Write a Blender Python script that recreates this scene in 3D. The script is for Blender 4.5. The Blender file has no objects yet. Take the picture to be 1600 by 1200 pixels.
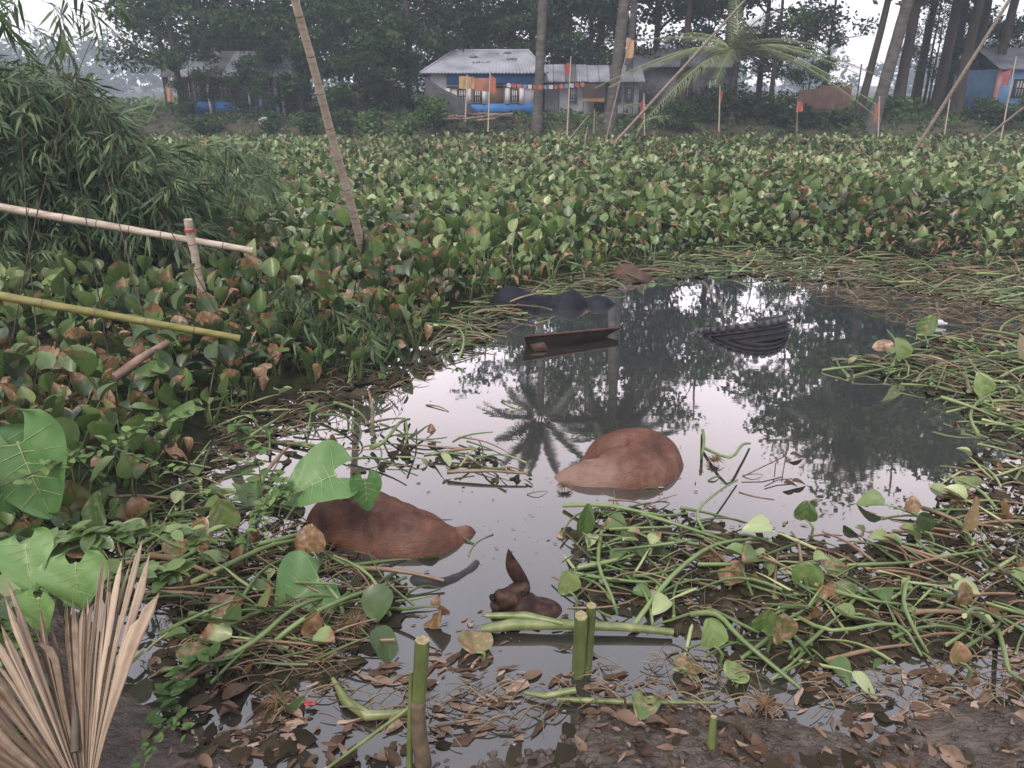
import bpy, math, random
import numpy as np
from mathutils import Vector, Matrix

# ---------------------------------------------------------------- camera, sky, sun, exposure
SC = bpy.context.scene
COL = SC.collection
PITCH = math.radians(22.0)
CAM_H = 2.37
FPX = 1156.0                       # focal length in pixels of a 1600 px wide frame
cam_d = bpy.data.cameras.new('camera')
cam_d.sensor_width = 36.0
cam_d.lens = 36.0 * FPX / 1600.0
cam_d.clip_start = 0.05
cam_d.clip_end = 3000.0
cam = bpy.data.objects.new('camera', cam_d)
COL.objects.link(cam)
cam.location = (0, 0, CAM_H)
cam.rotation_euler = (math.radians(90) - PITCH, 0, 0)
SC.camera = cam

SUN_EL, SUN_AZ = math.radians(52), math.radians(205)   # azimuth clockwise from +Y
world = bpy.data.worlds.new('World')
SC.world = world
world.use_nodes = True
wn, wl = world.node_tree.nodes, world.node_tree.links
wn.clear()
w_out = wn.new('ShaderNodeOutputWorld')
sky = wn.new('ShaderNodeTexSky')
sky.sky_type = 'NISHITA'
sky.sun_disc = False
sky.sun_elevation = SUN_EL
sky.sun_rotation = SUN_AZ
sky.dust_density = 4.0
sky.air_density = 1.0
bg_sky = wn.new('ShaderNodeBackground')
bg_sky.inputs['Strength'].default_value = 0.05
wl.new(sky.outputs[0], bg_sky.inputs['Color'])
# the veil of even cloud: paler and pinker low down, greyer blue higher, softly mottled
tc = wn.new('ShaderNodeTexCoord')
sep = wn.new('ShaderNodeSeparateXYZ')
wl.new(tc.outputs['Generated'], sep.inputs[0])
ramp = wn.new('ShaderNodeValToRGB')
ramp.color_ramp.elements[0].position = 0.0
ramp.color_ramp.elements[0].color = (0.86, 0.80, 0.84, 1)
ramp.color_ramp.elements[1].position = 1.0
ramp.color_ramp.elements[1].color = (0.80, 0.80, 0.90, 1)
e = ramp.color_ramp.elements.new(0.42)
e.color = (1.06, 0.88, 0.88, 1)
e = ramp.color_ramp.elements.new(0.62)
e.color = (0.80, 0.76, 0.82, 1)
wl.new(sep.outputs['Z'], ramp.inputs['Fac'])
cl = wn.new('ShaderNodeTexNoise')
cl.inputs['Scale'].default_value = 2.2
cl.inputs['Detail'].default_value = 4.0
wl.new(tc.outputs['Generated'], cl.inputs['Vector'])
clr = wn.new('ShaderNodeMapRange')
clr.inputs['From Min'].default_value = 0.3
clr.inputs['From Max'].default_value = 0.7
clr.inputs['To Min'].default_value = 0.86
clr.inputs['To Max'].default_value = 1.1
wl.new(cl.outputs['Fac'], clr.inputs['Value'])
bg_veil = wn.new('ShaderNodeBackground')
wl.new(ramp.outputs[0], bg_veil.inputs['Color'])
wl.new(clr.outputs[0], bg_veil.inputs['Strength'])
addw = wn.new('ShaderNodeAddShader')
wl.new(bg_sky.outputs[0], addw.inputs[0])
wl.new(bg_veil.outputs[0], addw.inputs[1])
wl.new(addw.outputs[0], w_out.inputs['Surface'])

sun_d = bpy.data.lights.new('sun', 'SUN')
sun_d.energy = 1.5
sun_d.angle = math.radians(14)
sun_d.color = (1.0, 0.93, 0.82)
sun = bpy.data.objects.new('sun', sun_d)
COL.objects.link(sun)
sdir = Vector((math.sin(SUN_AZ) * math.cos(SUN_EL), math.cos(SUN_AZ) * math.cos(SUN_EL), math.sin(SUN_EL)))
sun.rotation_euler = (-sdir).to_track_quat('-Z', 'Y').to_euler()

vs = SC.view_settings
vs.view_transform = 'Standard'
vs.look = 'None'
vs.gamma = 1.0
vs.use_curve_mapping = False
vs.exposure = 0.78
SC.render.engine = 'CYCLES'
SC.cycles.use_denoising = True
SC.cycles.max_bounces = 6
SC.cycles.diffuse_bounces = 3
SC.cycles.glossy_bounces = 3
SC.cycles.transmission_bounces = 3
SC.cycles.transparent_max_bounces = 6
SC.cycles.volume_bounces = 0
SC.cycles.caustics_reflective = False
SC.cycles.caustics_refractive = False

# ---------------------------------------------------------------- geometry of the view (where a ray meets the ground)
SP, CP = math.sin(PITCH), math.cos(PITCH)

def ray(px, py):
    dx, dy = (px - 800.0) / FPX, (py - 600.0) / FPX
    return dx, CP - dy * SP, -SP - dy * CP

def W(px, py, z=0.0):
    dx, fy, fz = ray(px, py)
    t = (z - CAM_H) / fz
    return Vector((dx * t, fy * t, z))

def WD(px, py, y):
    dx, fy, fz = ray(px, py)
    t = y / fy
    return Vector((dx * t, y, CAM_H + fz * t))

def proj(x, y, z):
    zc = y * CP + (CAM_H - z) * SP
    return 800 + FPX * x / zc, 600 + FPX * ((CAM_H - z) * CP - y * SP) / zc

rnd = random.Random(11)
rng = np.random.default_rng(11)

def in_poly(poly, x, y):
    c = False
    n = len(poly)
    for i in range(n):
        x1, y1 = poly[i]
        x2, y2 = poly[(i + 1) % n]
        if (y1 > y) != (y2 > y) and x < (x2 - x1) * (y - y1) / (y2 - y1) + x1:
            c = not c
    return c

def sample_poly(poly, n, r=rnd):
    xs, ys = [p[0] for p in poly], [p[1] for p in poly]
    out = []
    while len(out) < n:
        x, y = r.uniform(min(xs), max(xs)), r.uniform(min(ys), max(ys))
        if in_poly(poly, x, y):
            out.append((x, y))
    return out

# ---------------------------------------------------------------- materials
def _mat(name):
    m = bpy.data.materials.new(name)
    m.use_nodes = True
    nt = m.node_tree
    nt.nodes.clear()
    out = nt.nodes.new('ShaderNodeOutputMaterial')
    return m, nt, nt.nodes, nt.links, out

def _ramp(nodes, stops):
    r = nodes.new('ShaderNodeValToRGB')
    el = r.color_ramp.elements
    el[0].position, el[0].color = stops[0][0], (*stops[0][1], 1)
    el[1].position, el[1].color = stops[-1][0], (*stops[-1][1], 1)
    for p, c in stops[1:-1]:
        x = el.new(p)
        x.color = (*c, 1)
    return r

def _noise(nodes, links, scale, detail=4, coord='Position', rough=0.55, stretch=None):
    if coord == 'Position':
        g = nodes.new('ShaderNodeNewGeometry')
        src = g.outputs['Position']
    else:
        g = nodes.new('ShaderNodeTexCoord')
        src = g.outputs[coord]
    if stretch:
        mp = nodes.new('ShaderNodeMapping')
        mp.inputs['Scale'].default_value = stretch
        links.new(src, mp.inputs['Vector'])
        src = mp.outputs[0]
    n = nodes.new('ShaderNodeTexNoise')
    n.inputs['Scale'].default_value = scale
    n.inputs['Detail'].default_value = detail
    n.inputs['Roughness'].default_value = rough
    links.new(src, n.inputs['Vector'])
    return n

def surf(name, stops, scale=6.0, rough=0.7, bump=0.0, bscale=None, coord='Position', spec=0.35, detail=5, stretch=None, bdist=0.02):
    """noise-mottled surface"""
    m, nt, nd, lk, out = _mat(name)
    p = nd.new('ShaderNodeBsdfPrincipled')
    n = _noise(nd, lk, scale, detail, coord, stretch=stretch)
    r = _ramp(nd, stops)
    lk.new(n.outputs['Fac'], r.inputs['Fac'])
    lk.new(r.outputs[0], p.inputs['Base Color'])
    p.inputs['Roughness'].default_value = rough
    p.inputs['Specular IOR Level'].default_value = spec
    if bump:
        b = nd.new('ShaderNodeBump')
        b.inputs['Strength'].default_value = bump
        b.inputs['Distance'].default_value = bdist
        n2 = _noise(nd, lk, bscale or scale * 4, 4, coord, stretch=stretch)
        lk.new(n2.outputs['Fac'], b.inputs['Height'])
        lk.new(b.outputs[0], p.inputs['Normal'])
    lk.new(p.outputs[0], out.inputs['Surface'])
    return m

def leafmat(name, green, brown=((0.0, (0.07, 0.038, 0.02)), (1.0, (0.24, 0.16, 0.10))), rough=0.42, trans=0.22, spec=0.45, nscale=30.0):
    """leaf: colour by the leaf's own 'tint', dead tissue by 'brown', fine blotches"""
    m, nt, nd, lk, out = _mat(name)
    p = nd.new('ShaderNodeBsdfPrincipled')
    t = nd.new('ShaderNodeAttribute')
    t.attribute_name = 'tint'
    b = nd.new('ShaderNodeAttribute')
    b.attribute_name = 'brown'
    n = _noise(nd, lk, nscale, 3)
    g = _ramp(nd, green)
    ma = nd.new('ShaderNodeMath')
    ma.operation = 'MULTIPLY_ADD'
    ma.inputs[1].default_value = 0.35
    lk.new(n.outputs['Fac'], ma.inputs[0])
    sub = nd.new('ShaderNodeMath')
    sub.operation = 'SUBTRACT'
    sub.inputs[1].default_value = 0.17
    lk.new(t.outputs['Fac'], sub.inputs[0])
    lk.new(sub.outputs[0], ma.inputs[2])
    lk.new(ma.outputs[0], g.inputs['Fac'])
    br = _ramp(nd, brown)
    lk.new(n.outputs['Fac'], br.inputs['Fac'])
    # brown edge broken up by the noise
    mb = nd.new('ShaderNodeMath')
    mb.operation = 'MULTIPLY_ADD'
    mb.inputs[1].default_value = 0.9
    lk.new(n.outputs['Fac'], mb.inputs[0])
    off = nd.new('ShaderNodeMath')
    off.operation = 'SUBTRACT'
    off.inputs[1].default_value = 0.45
    lk.new(b.outputs['Fac'], off.inputs[0])
    lk.new(off.outputs[0], mb.inputs[2])
    mr = nd.new('ShaderNodeMapRange')
    mr.inputs['From Min'].default_value = 0.3
    mr.inputs['From Max'].default_value = 0.6
    lk.new(mb.outputs[0], mr.inputs['Value'])
    mix = nd.new('ShaderNodeMix')
    mix.data_type = 'RGBA'
    lk.new(mr.outputs[0], mix.inputs['Factor'])
    lk.new(g.outputs[0], mix.inputs[6])
    lk.new(br.outputs[0], mix.inputs[7])
    lk.new(mix.outputs[2], p.inputs['Base Color'])
    p.inputs['Roughness'].default_value = rough
    p.inputs['Specular IOR Level'].default_value = spec
    if trans > 0:
        tr = nd.new('ShaderNodeBsdfTranslucent')
        lk.new(mix.outputs[2], tr.inputs['Color'])
        ms = nd.new('ShaderNodeMixShader')
        ms.inputs[0].default_value = trans
        lk.new(p.outputs[0], ms.inputs[1])
        lk.new(tr.outputs[0], ms.inputs[2])
        lk.new(ms.outputs[0], out.inputs['Surface'])
    else:
        lk.new(p.outputs[0], out.inputs['Surface'])
    return m

M = {}
M['hyacinth'] = leafmat('hyacinth_leaf', ((0.0, (0.020, 0.036, 0.013)), (0.4, (0.074, 0.128, 0.035)), (0.7, (0.145, 0.205, 0.068)), (1.0, (0.29, 0.34, 0.17))), spec=0.5, rough=0.34, brown=((0.2, (0.08, 0.042, 0.02)), (0.5, (0.18, 0.105, 0.05)), (0.8, (0.34, 0.24, 0.16))))
M['petiole'] = leafmat('hyacinth_petiole', ((0.0, (0.03, 0.042, 0.014)), (0.5, (0.08, 0.125, 0.04)), (0.8, (0.155, 0.205, 0.08)), (1.0, (0.28, 0.31, 0.15))), trans=0.0, rough=0.4, nscale=18)
M['taro'] = leafmat('taro_leaf', ((0.0, (0.04, 0.10, 0.035)), (0.5, (0.075, 0.165, 0.05)), (1.0, (0.16, 0.27, 0.085))), trans=0.28, rough=0.45, nscale=12)
M['bamboo_leaf'] = leafmat('bamboo_leaf', ((0.0, (0.016, 0.032, 0.016)), (0.5, (0.045, 0.08, 0.034)), (1.0, (0.13, 0.18, 0.08))), trans=0.2, rough=0.5, spec=.2, nscale=9)
M['tree_leaf'] = leafmat('tree_leaf', ((0.0, (0.016, 0.030, 0.016)), (0.5, (0.035, 0.062, 0.026)), (1.0, (0.075, 0.115, 0.04))), trans=0.18, rough=0.7, spec=0.08, nscale=1.2)
M['weed'] = leafmat('weed_leaf', ((0.0, (0.03, 0.06, 0.022)), (0.5, (0.06, 0.11, 0.035)), (1.0, (0.13, 0.19, 0.07))), trans=0.2, rough=0.6, spec=0.12, nscale=3)
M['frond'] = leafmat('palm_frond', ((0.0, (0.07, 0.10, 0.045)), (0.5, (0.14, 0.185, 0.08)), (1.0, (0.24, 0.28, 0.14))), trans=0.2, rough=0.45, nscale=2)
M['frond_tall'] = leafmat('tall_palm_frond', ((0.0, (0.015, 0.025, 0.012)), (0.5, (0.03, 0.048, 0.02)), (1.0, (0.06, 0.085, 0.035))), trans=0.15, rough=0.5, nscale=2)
M['dry'] = leafmat('dry_leaf', ((0.0, (0.05, 0.032, 0.022)), (0.5, (0.145, 0.098, 0.072)), (1.0, (0.31, 0.23, 0.18))), brown=((0.0, (0.035, 0.02, 0.013)), (1.0, (0.10, 0.06, 0.035))), trans=0.1, rough=0.75, spec=0.12, nscale=22)
M['fan'] = leafmat('dry_palm_leaf', ((0.0, (0.075, 0.052, 0.035)), (0.5, (0.225, 0.168, 0.118)), (1.0, (0.40, 0.315, 0.235))), brown=((0.0, (0.05, 0.03, 0.02)), (1.0, (0.12, 0.075, 0.045))), trans=0.12, rough=0.6, spec=0.3, nscale=26)
M['straw'] = leafmat('straw_stem', ((0.0, (0.05, 0.036, 0.022)), (0.5, (0.125, 0.09, 0.058)), (1.0, (0.26, 0.21, 0.14))), trans=0.0, rough=0.75, spec=.12, nscale=15)
M['bark'] = surf('tree_bark', ((0.3, (0.030, 0.024, 0.020)), (0.7, (0.075, 0.06, 0.05))), 3.0, 0.85, 0.5, 8, bdist=0.05, spec=.08, stretch=(1, 1, 0.25))
M['palm_bark'] = surf('palm_bark', ((0.3, (0.045, 0.04, 0.036)), (0.6, (0.095, 0.087, 0.08)), (0.8, (0.17, 0.16, 0.15))), 2.5, 0.85, 0.5, 6, bdist=0.04, stretch=(1, 1, 2.5), spec=.08)
M['mud'] = surf('wet_mud', ((0.25, (0.022, 0.017, 0.014)), (0.5, (0.055, 0.043, 0.035)), (0.8, (0.11, 0.088, 0.073))), 9.0, 0.36, 0.9, 34, spec=0.35, bdist=0.03)
M['earth'] = surf('bank_earth', ((0.3, (0.03, 0.03, 0.02)), (0.7, (0.085, 0.072, 0.055))), 1.2, 0.9, 0.5, 6, bdist=0.05, spec=.1)
M['matbed'] = surf('dead_plant_bed', ((0.3, (0.010, 0.012, 0.006)), (0.6, (0.024, 0.026, 0.013)), (0.85, (0.05, 0.042, 0.024))), 14.0, 0.9, 0.8, 30, bdist=0.03, spec=.05)  # near-black, for the sheet that hides sky reflection below the leaves

def water_mat():
    m, nt, nd, lk, out = _mat('pond_water')
    dif = nd.new('ShaderNodeBsdfPrincipled')
    n = _noise(nd, lk, 0.9, 3)
    r = _ramp(nd, ((0.3, (0.018, 0.018, 0.015)), (0.7, (0.032, 0.030, 0.024))))
    lk.new(n.outputs['Fac'], r.inputs['Fac'])
    lk.new(r.outputs[0], dif.inputs['Base Color'])
    dif.inputs['Roughness'].default_value = 0.6
    dif.inputs['Specular IOR Level'].default_value = 0.0
    gl = nd.new('ShaderNodeBsdfGlossy')
    rn = _noise(nd, lk, 1.7, 5)
    rm_ = nd.new('ShaderNodeMapRange')
    rm_.inputs['From Min'].default_value = .42
    rm_.inputs['From Max'].default_value = .7
    rm_.inputs['To Min'].default_value = .012
    rm_.inputs['To Max'].default_value = .035
    lk.new(rn.outputs['Fac'], rm_.inputs['Value'])
    lk.new(rm_.outputs[0], gl.inputs['Roughness'])
    gl.inputs['Color'].default_value = (1, 1, 1, 1)
    b = nd.new('ShaderNodeBump')
    b.inputs['Strength'].default_value = 0.010
    b.inputs['Distance'].default_value = 0.02
    n2 = _noise(nd, lk, 5.0, 2, stretch=(1, 1.8, 1))
    lk.new(n2.outputs['Fac'], b.inputs['Height'])
    lk.new(b.outputs[0], gl.inputs['Normal'])
    fr = nd.new('ShaderNodeFresnel')
    fr.inputs['IOR'].default_value = 1.33
    mu = nd.new('ShaderNodeMath')
    mu.operation = 'MULTIPLY'
    mu.inputs[1].default_value = 4.6
    lk.new(fr.outputs[0], mu.inputs[0])
    mn = nd.new('ShaderNodeMath')
    mn.operation = 'MINIMUM'
    mn.inputs[1].default_value = 0.8
    lk.new(mu.outputs[0], mn.inputs[0])
    ms = nd.new('ShaderNodeMixShader')
    lk.new(mn.outputs[0], ms.inputs[0])
    lk.new(dif.outputs[0], ms.inputs[1])
    lk.new(gl.outputs[0], ms.inputs[2])
    lk.new(ms.outputs[0], out.inputs['Surface'])
    return m
M['water'] = water_mat()

def bamboo_mat(name, stops):
    m = surf(name, stops, 5.0, 0.5, 0.25, 40, coord='Object', stretch=(1, 1, 6))
    return m
M['bamboo_dry'] = bamboo_mat('dry_bamboo', ((0.3, (0.20, 0.16, 0.12)), (0.5, (0.34, 0.285, 0.225)), (0.75, (0.43, 0.37, 0.305))))
M['bamboo_grey'] = bamboo_mat('weathered_bamboo', ((0.3, (0.13, 0.105, 0.08)), (0.7, (0.27, 0.23, 0.18))))
M['bamboo_green'] = bamboo_mat('green_bamboo', ((0.25, (0.075, 0.085, 0.022)), (0.55, (0.16, 0.145, 0.042)), (0.8, (0.23, 0.195, 0.075))))
M['node_dark'] = surf('bamboo_node', ((0.3, (0.06, 0.04, 0.03)), (0.7, (0.16, 0.11, 0.08))), 20, 0.8)
M['cut_end'] = surf('fresh_cut', ((0.3, (0.22, 0.24, 0.10)), (0.7, (0.38, 0.38, 0.2))), 30, 0.6)
M['twig'] = surf('twig_bark', ((0.3, (0.035, 0.028, 0.02)), (0.7, (0.10, 0.08, 0.06))), 12, 0.8)
M['wood'] = surf('dead_wood', ((0.3, (0.10, 0.065, 0.05)), (0.7, (0.25, 0.17, 0.13))), 10, 0.75, 0.4, 40)
M['rubber'] = surf('tyre_rubber', ((0.3, (0.012, 0.012, 0.015)), (0.7, (0.03, 0.03, 0.036))), 15, 0.7, 0.2, 80, spec=0.12, bdist=0.004)
M['tread_pale'] = surf('pale_tread', ((0.3, (0.03, 0.03, 0.035)), (0.7, (0.10, 0.10, 0.11))), 15, 0.8, spec=.1)  # lighter grey than the casing, used on the upper lug row
M['rust'] = surf('rusty_sheet', ((0.3, (0.018, 0.011, 0.009)), (0.7, (0.065, 0.03, 0.021))), 9, 0.7, 0.3, 40, bdist=0.004)
M['darkpaint'] = surf('dark_panel', ((0.3, (0.006, 0.0055, 0.005)), (0.7, (0.016, 0.014, 0.012))), 7, 0.8, spec=.04)

# ---------------------------------------------------------------- mesh helpers
def mesh_np(name, V, faces, mats, matidx=None, tint=None, brown=None, smooth=True):
    """V (n,3); faces: list of (m,k) int arrays; matidx per face in the same order"""
    V = np.asarray(V, dtype=np.float32)
    faces = [np.asarray(f, dtype=np.int32) for f in faces if len(f)]
    me = bpy.data.meshes.new(name)
    me.vertices.add(len(V))
    me.vertices.foreach_set('co', V.ravel())
    nl = sum(f.size for f in faces)
    npoly = sum(len(f) for f in faces)
    me.loops.add(nl)
    me.loops.foreach_set('vertex_index', np.concatenate([f.ravel() for f in faces]).astype(np.int32))
    me.polygons.add(npoly)
    tot = np.concatenate([np.full(len(f), f.shape[1], dtype=np.int32) for f in faces])
    st = np.concatenate([[0], np.cumsum(tot)[:-1]]).astype(np.int32)
    me.polygons.foreach_set('loop_start', st)
    for m in (mats if isinstance(mats, (list, tuple)) else [mats]):
        me.materials.append(m)
    if matidx is not None:
        me.polygons.foreach_set('material_index', np.asarray(matidx, dtype=np.int32))
    if smooth:
        me.polygons.foreach_set('use_smooth', np.ones(npoly, dtype=bool))
    for nm, a in (('tint', tint), ('brown', brown)):
        if a is not None:
            at = me.attributes.new(nm, 'FLOAT', 'POINT')
            at.data.foreach_set('value', np.asarray(a, dtype=np.float32))
    me.update(calc_edges=True)
    return me

class MB:
    """collects pieces of one mesh: vertices, quads and tris, material slot, tint and brown"""
    def __init__(s):
        s.V, s.Q, s.T, s.mq, s.mt, s.ti, s.br, s.n = [], [], [], [], [], [], [], 0
    def add(s, V, Q=None, T=None, m=0, tint=0.5, brown=0.0):
        V = np.asarray(V, dtype=float).reshape(-1, 3)
        if Q is not None and len(Q):
            Q = np.asarray(Q)
            s.Q.append(Q + s.n)
            s.mq.append(np.broadcast_to(m, (len(Q),)))
        if T is not None and len(T):
            T = np.asarray(T)
            s.T.append(T + s.n)
            s.mt.append(np.broadcast_to(m, (len(T),)))
        s.V.append(V)
        s.ti.append(np.broadcast_to(tint, (len(V),)))
        s.br.append(np.broadcast_to(brown, (len(V),)))
        s.n += len(V)
        return s
    def arrays(s):
        V = np.concatenate(s.V)
        Q = np.concatenate(s.Q) if s.Q else np.zeros((0, 4), int)
        T = np.concatenate(s.T) if s.T else np.zeros((0, 3), int)
        mi = np.concatenate((s.mq or [np.zeros(0, int)]) + (s.mt or [np.zeros(0, int)]))
        return V, Q, T, mi, np.concatenate(s.ti), np.concatenate(s.br)
    def mesh(s, name, mats, smooth=True):
        V, Q, T, mi, ti, br = s.arrays()
        return mesh_np(name, V, [Q, T], mats, mi, ti, br, smooth)
    def build(s, name, mats, parent=None, smooth=True, loc=None):
        return link(name, s.mesh(name, mats, smooth), parent, loc)
    # shapes
    def box(s, c, size, rz=0.0, m=0, tint=0.5, R=None):
        sx, sy, sz = [a / 2 for a in size]
        P = np.array([[x, y, z] for z in (-sz, sz) for y in (-sy, sy) for x in (-sx, sx)])
        if R is None:
            R = np.array(Matrix.Rotation(rz, 3, 'Z'))
        P = P @ np.asarray(R).T + np.asarray(c)
        return s.add(P, [(0, 2, 3, 1), (4, 5, 7, 6), (0, 1, 5, 4), (2, 6, 7, 3), (0, 4, 6, 2), (1, 3, 7, 5)], m=m, tint=tint)
    def tube(s, pts, rad, k=8, m=0, cap=True, tint=0.5, brown=0.0, mcap=None):
        V, Q, T = tube_np(pts, rad, k)
        n = len(pts)
        tt = np.repeat(tint, k) if np.ndim(tint) else tint
        bb = np.repeat(brown, k) if np.ndim(brown) else brown
        s.add(V, Q, m=m, tint=tt, brown=bb)
        if cap:
            for j in (0, n - 1):
                ring = V[j * k:(j + 1) * k]
                s.add(np.vstack([ring, ring.mean(0)]), T=[(i, (i + 1) % k, k) if j else ((i + 1) % k, i, k) for i in range(k)], m=m if mcap is None else mcap, tint=0.8)
        return s

def tube_np(pts, rad, k=8):
    P = np.asarray(pts, float)
    n = len(P)
    rad = np.broadcast_to(rad, (n,)).astype(float)
    d = np.gradient(P, axis=0)
    d /= np.linalg.norm(d, axis=1)[:, None] + 1e-9
    up = np.array([0, 0, 1.0]) if abs(d[0][2]) < 0.9 else np.array([1.0, 0, 0])
    V = []
    a = np.arange(k) * 2 * np.pi / k
    u = np.cross(d[0], up)
    u /= np.linalg.norm(u)
    for i in range(n):
        u = u - d[i] * np.dot(u, d[i])
        u /= np.linalg.norm(u) + 1e-9
        v = np.cross(d[i], u)
        V.append(P[i] + rad[i] * (np.cos(a)[:, None] * u + np.sin(a)[:, None] * v))
    V = np.concatenate(V)
    Q = [(i * k + j, i * k + (j + 1) % k, (i + 1) * k + (j + 1) % k, (i + 1) * k + j) for i in range(n - 1) for j in range(k)]
    return V, np.array(Q), None

def link(name, me, parent=None, loc=None, mat=None):
    o = bpy.data.objects.new(name, me)
    COL.objects.link(o)
    if parent is not None:
        o.parent = parent
    if mat is not None:
        o.matrix_local = mat
    elif loc is not None:
        o.location = loc
    return o

def tag(o, label=None, cat=None, group=None, kind=None):
    if label:
        o['label'] = label
    if cat:
        o['category'] = cat
    if group:
        o['group'] = group
    if kind:
        o['kind'] = kind
    return o

def thing(name, label, cat, loc=(0, 0, 0), group=None, mat=None):
    o = bpy.data.objects.new(name, None)
    COL.objects.link(o)
    o.empty_display_size = 0.1
    if mat is not None:
        o.matrix_world = mat
    else:
        o.location = loc
    return tag(o, label, cat, group)

def instances(tpl, R, T, tint, brown):
    """tpl: (V,Q,T3,matidx,tint,brown) copied at N poses (R (N,3,3), T (N,3)), returns the same tuple joined"""
    V, Q, T3, mi, ti, br = tpl
    N = len(T)
    VV = (np.einsum('nij,vj->nvi', R, V) + T[:, None, :]).reshape(-1, 3)
    off = (np.arange(N) * len(V))[:, None, None]
    QQ = (Q[None] + off).reshape(-1, 4) if len(Q) else Q
    TT = (T3[None] + off).reshape(-1, 3) if len(T3) else T3
    nq = len(Q)
    mq = np.tile(mi[:nq], N)
    mt = np.tile(mi[nq:], N)
    tt = (np.clip(ti[None, :] - 0.5 + tint[:, None], 0, 1)).ravel()
    bb = (br[None, :] * brown[:, None]).ravel()
    return VV, QQ, TT, mq, mt, tt, bb

def join_instances(name, packs, mats, smooth=True):
    Vs, Qs, Ts, mq, mt, ti, br, n = [], [], [], [], [], [], [], 0
    for VV, QQ, TT, a, b, t, r in packs:
        Vs.append(VV)
        Qs.append(QQ + n)
        Ts.append(TT + n)
        mq.append(a)
        mt.append(b)
        ti.append(t)
        br.append(r)
        n += len(VV)
    return mesh_np(name, np.concatenate(Vs), [np.concatenate(Qs), np.concatenate(Ts)], mats,
                   np.concatenate(mq + mt), np.concatenate(ti), np.concatenate(br), smooth)

def rot_zyx(az, ty, tx=None):
    """N rotation matrices: Rz(az) Ry(ty) Rx(tx)"""
    az, ty = np.asarray(az, float), np.asarray(ty, float)
    tx = np.zeros_like(az) if tx is None else np.asarray(tx, float)
    c, s_, cy, sy, cx, sx = np.cos(az), np.sin(az), np.cos(ty), np.sin(ty), np.cos(tx), np.sin(tx)
    o, z = np.ones_like(c), np.zeros_like(c)
    Rz = np.stack([np.stack([c, -s_, z], -1), np.stack([s_, c, z], -1), np.stack([z, z, o], -1)], -2)
    Ry = np.stack([np.stack([cy, z, sy], -1), np.stack([z, o, z], -1), np.stack([-sy, z, cy], -1)], -2)
    Rx = np.stack([np.stack([o, z, z], -1), np.stack([z, cx, -sx], -1), np.stack([z, sx, cx], -1)], -2)
    return Rz @ Ry @ Rx

def mat4(R, T):
    m = Matrix.Identity(4)
    for i in range(3):
        for j in range(3):
            m[i][j] = float(R[i][j])
        m[i][3] = float(T[i])
    return m

def vnoise(x, y, seed=0):
    """smooth value noise on arrays"""
    xi, yi = np.floor(x).astype(int), np.floor(y).astype(int)
    fx, fy = x - xi, y - yi
    fx, fy = fx * fx * (3 - 2 * fx), fy * fy * (3 - 2 * fy)
    def h(a, b):
        v = np.sin(a * 127.1 + b * 311.7 + seed * 74.7) * 43758.5453
        return v - np.floor(v)
    return (h(xi, yi) * (1 - fx) + h(xi + 1, yi) * fx) * (1 - fy) + (h(xi, yi + 1) * (1 - fx) + h(xi + 1, yi + 1) * fx) * fy

def fbm(x, y, seed=0, o=4):
    v, a, f = 0, 0.5, 1.0
    for i in range(o):
        v = v + a * vnoise(x * f, y * f, seed + i)
        a, f = a * 0.5, f * 2.03
    return v

def grid_mesh(xs, ys, Z):
    X, Y = np.meshgrid(xs, ys)
    V = np.stack([X.ravel(), Y.ravel(), Z.ravel()], 1)
    nx, ny = len(xs), len(ys)
    i = np.arange((ny - 1) * (nx - 1))
    r, c = i // (nx - 1), i % (nx - 1)
    a = r * nx + c
    return V, np.stack([a, a + 1, a + nx + 1, a + nx], 1)
# ---------------------------------------------------------------- the ground and the water
SHORE = [W(*p) for p in ((-300, 700), (0, 720), (60, 860), (130, 990), (225, 1080), (310, 1135), (430, 1185), (560, 1180), (700, 1172), (830, 1160), (900, 1120), (950, 1078), (1060, 1092), (1150, 1112), (1300, 1125), (1400, 1120), (1470, 1085), (1540, 1075), (1600, 1100), (1800, 1110))]
_sx = np.array([p.x for p in SHORE])
_sy = np.array([p.y for p in SHORE])

def ground_z(x, y):
    x, y = np.asarray(x, float), np.asarray(y, float)
    d = np.interp(x, _sx, _sy) - y                       # > 0 on the near bank
    n = fbm(x * 3.1, y * 3.1, 3) - 0.5
    n2 = fbm(x * 13.0, y * 13.0, 7, 3) - 0.45
    near = np.clip(d * 0.2 - .01, -0.5, 0.13) + np.clip(d + 0.12, 0, 0.45) * (n * 0.16 + n2 * 0.15)
    near = np.where(d > 0.9, near + (d - 0.9) * 0.35, near)
    near = np.minimum(near, 0.95)
    t = np.clip((y - 32.6) / 3.2, 0, 1)
    far = -0.5 + t * t * (3 - 2 * t) * 1.42 + np.clip((y - 31) / 5, 0, 1) * (fbm(x * 0.5, y * 0.5, 5) - 0.5) * 0.35
    far = np.where(y > 62, far - np.clip((y - 62) / 40, 0, 1) * 0.35, far)
    return np.where(y > 20, far, near)

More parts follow.
